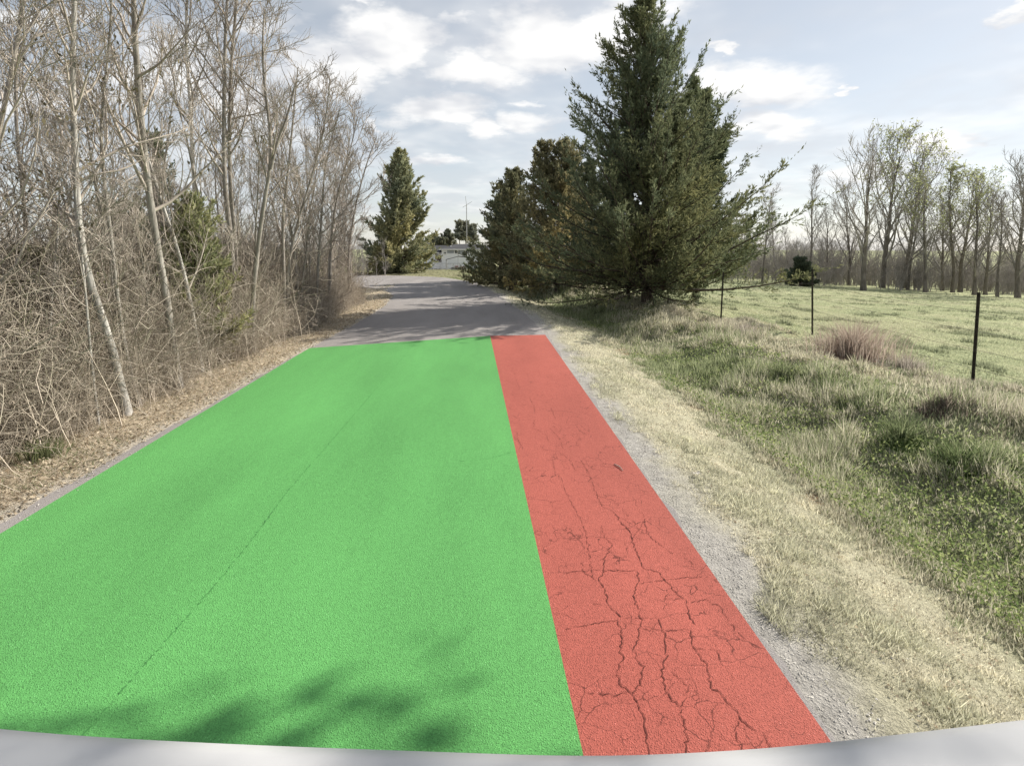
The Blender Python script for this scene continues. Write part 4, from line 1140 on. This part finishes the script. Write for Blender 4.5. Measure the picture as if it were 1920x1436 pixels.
m = MB(); m.box(L3(hx(826.6), HY + 1.02, zb - .2), L3(hx(827.6), HY + 1.12, hz_(474.8))); m.build('porch_post', M['house_white'], house)
m = MB(); m.box(L3(X0, HY + .3, zb - .6), L3(X1 - .01, HY + 1.595, zb + 1.15)); m.build('porch', M['house_white'], house)
for i, px in enumerate((820.5, 824.0)):
    x0 = hx(px); z0 = zb + 1.15; ch = thing('porch_chair', 'brown porch chair %s' % ('left of the pair' if i == 0 else 'right of the pair beside the porch post'), 'chair', (x0, HY + .9, z0), group='porch chairs')
    for lx in (-.2, .2):
        for ly in (-.2, .2):
            m = MB(); m.box((lx - .03, ly - .03, 0), (lx + .03, ly + .03, .4)); m.build('leg', M['brown'], ch)
    m = MB(); m.box((-.25, -.25, .4), (.25, .25, .46)); m.build('seat', M['brown'], ch)
    m = MB(); m.box((-.25, .2, .461), (.25, .26, 1.0)); m.build('backrest', M['brown'], ch)
# yard fence, canopy frame and garden machine in front of the house
FYY = 95.0
def fx(px): return dpt(px, 490, FYY)[0]
yf = thing('yard_fence', 'chain link yard fence in front of the white house', 'fence', (fx(838), FYY, tz(fx(838), FYY)))
o0 = np.array(yf.location)
for px in (800, 812, 825, 838.5, 850, 862, 874, 886):
    g = np.array([fx(px), FYY, tz(fx(px), FYY)]) - o0; tb = Tubes(); tb.add(np.array([g, g + (0, 0, .6), g + (0, 0, 1.3)]), np.full(3, .035), 6); link('post', tb.mesh('post', M['galv']), yf)
tb = Tubes(); g = np.array([[fx(p), FYY, tz(fx(p), FYY) + 1.3] for p in np.linspace(798, 890, 12)]) - o0; tb.add(g, np.full(12, .03), 6); link('top_rail', tb.mesh('top_rail', M['galv']), yf)
tb = Tubes()
for s_ in (1, -1):
    for k in range(120):
        xx0 = fx(798) + k * .08; zt = tz(xx0, FYY)
        tb.add(np.array([[xx0, FYY - .02, zt + (.02 if s_ > 0 else 1.28)], [xx0 + 1.2, FYY - .02, zt + (1.28 if s_ > 0 else .02)]]) - o0, np.full(2, .005), 3)
link('mesh_wire', tb.mesh('mesh_wire', M['galv']), yf)
CY = 98.5; cx = lambda p: dpt(p, 490, CY)[0]; czz = lambda q: dpt(850, q, CY)[2]
cf = thing('canopy_frame', 'open metal canopy frame with sloping bars beside the house', 'canopy', (cx(837), CY, tz(cx(837), CY))); o0 = np.array(cf.location)
def bar(name, a_, b_, rr_, mat, par): 
    tb = Tubes(); tb.add(np.array([a_, (np.array(a_) + np.array(b_)) / 2, b_]) - o0, np.full(3, rr_), 6); link(name, tb.mesh(name, M[mat]), par)
for px, top in ((837, 487), (858.8, 469.8), (883, 484)):
    x0 = cx(px); bar('leg', (x0, CY, tz(x0, CY) - .1), (x0, CY, czz(top)), .13 if px == 837 else .035, 'galv', cf)
bar('roof_bar', (cx(836.5), CY - .15, czz(487)), (cx(859), CY - .15, czz(481)), .06, 'plastic', cf); bar('roof_bar', (cx(859), CY - .15, czz(480.5)), (cx(888), CY - .15, czz(484.5)), .09, 'plastic', cf)
mx0 = cx(861); mz = tz(mx0, 97)
gm = thing('garden_cart', 'low reddish garden machine with black wheels behind the yard fence', 'cart', (mx0, 97, mz))
m = MB(); m.box((-.8, -.4, .25), (.3, .4, .5)); m.box((-.75, -.35, .5), (-.1, .35, .8)); m.build('body', M['red_paint'], gm)
m = MB(); m.box((.0, -.25, .501), (.4, .25, .6)); m.box((.3, -.25, .601), (.4, .25, 1.0)); m.build('seat', M['plastic'], gm)
for wx, wr in ((-.6, .22), (.2, .3)):
    for wy in (-.42, .42):
        tb = Tubes(); tb.add(np.array([(wx, wy - .09, wr), (wx, wy - .085, wr), (wx, wy + .085, wr), (wx, wy + .09, wr)]), np.array([wr * .3, wr, wr, wr * .3]), 14); link('wheel', tb.mesh('wheel', M['rubber']), gm)
for i, (px, hh_, ww, c_, lab) in enumerate(((854, .55, .7, 'plastic', 'dark low crate left of the red garden machine'), (869, .75, .5, 'brown', 'brown crate right of the red garden machine'))):
    x0 = cx(px); z0 = tz(x0, 96.5); o = thing('yard_crate', lab, 'crate', (x0, 96.5, z0))
    m = MB(); m.box((-ww, -.3, .05), (ww, .3, .1)); m.build('base', M[c_], o)
    for k in range(3):
        zk = .12 + k * (hh_ - .1) / 3; m = MB(); m.box((-ww, -.33, zk), (ww, -.3, zk + .8 * (hh_ - .1) / 3)); m.box((-ww, .3, zk), (ww, .33, zk + .8 * (hh_ - .1) / 3)); m.build('slat', M[c_], o)
    for sx_ in (-1, 1):
        m = MB(); m.box((sx_ * ww - .03, -.36, 0), (sx_ * ww + .03, .36, hh_)); m.build('end_panel', M[c_], o)
# aerial mast
AX = dpt(875, 420, 125)[0]; az0 = tz(AX, 125)
am = thing('aerial_mast', 'thin aerial mast with crossed bar rising behind the house', 'mast', (AX, 125, az0)); o0 = np.array(am.location)
zt = dpt(875, 368, 125)[2]; zc = dpt(875, 384, 125)[2]
bar('mast', (AX, 125, az0), (AX, 125, zc), .10, 'galv', am); bar('mast', (AX, 125, zc), (AX - .25, 125, zt), .05, 'galv', am)
bar('crossbar', (AX - .9, 125.3, zc - .6), (AX + 1.2, 124.7, zc + .65), .04, 'galv', am)

# ------------------------------------------------------------------ small things on the ground
def twig(label, a_, b_, rad, mat, z=.012, kind='twig'):
    A, B = np.array([*g2(*a_), z]), np.array([*g2(*b_), z]); mid = (A + B) / 2 + (0.01, 0.01, .004)
    tb = Tubes(); tb.add(np.array([A, mid, B]) - A, np.array([rad, rad * 1.1, rad * .6]), 5); tag(link(kind, tb.mesh(kind, M[mat]), loc=A), label, kind)
twig('short dark stick lying on the red strip', (1152, 872), (1168, 884), .0055, 'bark_grey')
g = gpt(18, 1000); tb = Tubes(); tb.add(np.array([(0, 0, -.05), (.005, 0, .06), (.02, .01, .15)]), np.array([.008, .007, .005]), 5)
tag(link('stake', tb.mesh('stake', M['bark_dark']), loc=(g[0] - .12, g[1], tz(g[0] - .12, g[1]))), 'little broken stem standing at the left road edge', 'stem')
for i, (px, py, s_, lab) in enumerate(((1512, 842, .07, 'crumpled white scrap in the grass below the bank'), (1306, 911, .035, 'small pale scrap on the verge beside the red strip'), (1494, 867, .05, 'tiny white scrap left of the crumpled scrap'))):
    g = gpt(px, py, -.3 if i != 1 else -.12); r = np.random.default_rng(i); z0 = tz(g[0], g[1]) + .03
    n = 5; xs_, ys_ = np.meshgrid(np.linspace(-1, 1, n), np.linspace(-.6, .6, n)); V = np.stack([xs_.ravel() * s_, ys_.ravel() * s_, r.uniform(0, s_ * .6, n * n)], 1)
    k = (np.arange(n - 1)[:, None] * n + np.arange(n - 1)[None]).ravel()
    o = link('paper_scrap', mk_mesh('paper_scrap', V, [np.stack([k, k + 1, k + n + 1, k + n], 1)], M['litter']), loc=(g[0], g[1], z0)); tag(o, lab, 'litter', 'paper scraps on the verge')
    so = o.modifiers.new('thick', 'SOLIDIFY'); so.thickness = .004

# ------------------------------------------------------------------ the white truck that carries the camera
veh = thing('survey_truck', 'white truck bonnet curving along the bottom edge of the picture', 'truck', (.05, -1.5, 0)); vo = np.array(veh.location)
EDGE = [(-260, 1360), (-60, 1384), (0, 1389), (150, 1401), (300, 1409), (500, 1418), (700, 1425), (900, 1432), (1060, 1437), (1200, 1436), (1400, 1426), (1570, 1411), (1740, 1391), (1850, 1378), (1920, 1370), (1990, 1362), (2180, 1335)]
HYF = 1.0; E = np.array([dpt(px, py, HYF) for px, py in EDGE]); E = smooth_path(E, 41)
rows = []
for (dy, dz, k) in ((-1.25, .10, 1.0), (-.9, .085, 1.0), (-.5, .055, 1.0), (-.2, .022, 1.0), (-.07, .006, 1.0), (0, 0, 1.0), (.035, -.012, 1.0), (.06, -.045, .995), (.07, -.10, .99), (.07, -.22, .985)):
    q = E.copy(); q[:, 0] = .05 + (q[:, 0] - .05) * k; q[:, 1] += dy; q[:, 2] += dz; rows.append(q - vo)
V = np.stack(rows, 0); nr, nc = V.shape[:2]; ii = (np.arange(nr - 1)[:, None] * nc + np.arange(nc - 1)[None]).ravel()
bo = link('bonnet', mk_mesh('bonnet', V.reshape(-1, 3), [np.stack([ii, ii + nc, ii + nc + 1, ii + 1], 1)], M['white_paint'], smooth=True), veh)
xa, xb = E[0, 0] - vo[0], E[-1, 0] - vo[0]; zl = 1.12
m = MB(); m.box((xa + .03, -.2 + 1.5 - .9, .45), (xb - .03, HYF - vo[1] + .06, zl)); m.build('nose', M['white_paint'], veh)
for sx_ in (xa - .005, xb - .055):
    m = MB(); m.box((sx_, -.2, .55), (sx_ + .06, HYF - vo[1] + .055, 1.33)); m.build('wing', M['white_paint'], veh)
m = MB(); m.box((xa + .35, HYF - vo[1] + .061, .75), (xb - .35, HYF - vo[1] + .09, 1.08)); gr_ = m.build('grille', M['plastic'], veh)
for k in range(4):
    m = MB(); m.box((xa + .37, HYF - vo[1] + .0905, .78 + k * .075), (xb - .37, HYF - vo[1] + .105, .81 + k * .075)); m.build('grille_bar', M['chrome'], gr_)
for sx_ in (xa + .06, xb - .33):
    m = MB(); m.box((sx_, HYF - vo[1] + .061, .82), (sx_ + .27, HYF - vo[1] + .10, 1.06)); m.build('headlight', M['lamp'], veh)
m = MB(); m.box((xa - .02, HYF - vo[1] + .07, .48), (xb + .02, HYF - vo[1] + .24, .72)); m.build('bumper', M['chrome'], veh)
# cab behind and below the camera
cy0 = 1.22
V = [(xa + .05, cy0, 1.12), (xb - .05, cy0, 1.12), (xb - .2, cy0 - .75, 1.93), (xa + .2, cy0 - .75, 1.93), (xa + .05, -1.6, 1.12), (xb - .05, -1.6, 1.12), (xb - .2, -1.5, 1.93), (xa + .2, -1.5, 1.93)]
m = MB(); m.add(V, [(0, 1, 2, 3), (2, 6, 7, 3), (1, 5, 6, 2), (0, 3, 7, 4), (5, 4, 7, 6)]); m.build('cab', M['white_paint'], veh)
n_ = unit(np.cross(np.array(V[1]) - V[0], np.array(V[3]) - V[0])); Vw = [np.array(V[0]) * .9 + np.array(V[2]) * .1, np.array(V[1]) * .9 + np.array(V[3]) * .1, np.array(V[2]) * .93 + np.array(V[0]) * .07, np.array(V[3]) * .93 + np.array(V[1]) * .07]
Vw = [v + n_ * .006 for v in Vw]; m = MB(); m.add(Vw, [(0, 1, 2, 3)]); m.build('windscreen', M['glass'], veh)
m = MB(); m.box((xa + .02, -3.6, .5), (xb - .02, cy0 - .3, 1.118)); m.build('body', M['white_paint'], veh)
m = MB(); m.box((-.06, 1.05, 1.9), (.0, 1.2, 1.92)); 
for wy in (1.95, -2.6):
    for wx in (xa + .12, xb - .12):
        tb = Tubes(); tb.add(np.array([(wx - .12, wy, .37), (wx - .12, wy, .37), (wx + .12, wy, .37), (wx + .12, wy, .37)]) + np.array([(0, 0, 0), (.005, 0, 0), (-.005, 0, 0), (0, 0, 0)]), np.array([.2, .37, .37, .2]), 24)
        wh = link('wheel', tb.mesh('wheel', M['rubber']), veh)
        tb = Tubes(); tb.add(np.array([(wx - .123, wy, .37), (wx - .11, wy, .37), (wx + .11, wy, .37), (wx + .123, wy, .37)]), np.array([.02, .2, .2, .02]), 20); link('rim', tb.mesh('rim', M['chrome']), wh)
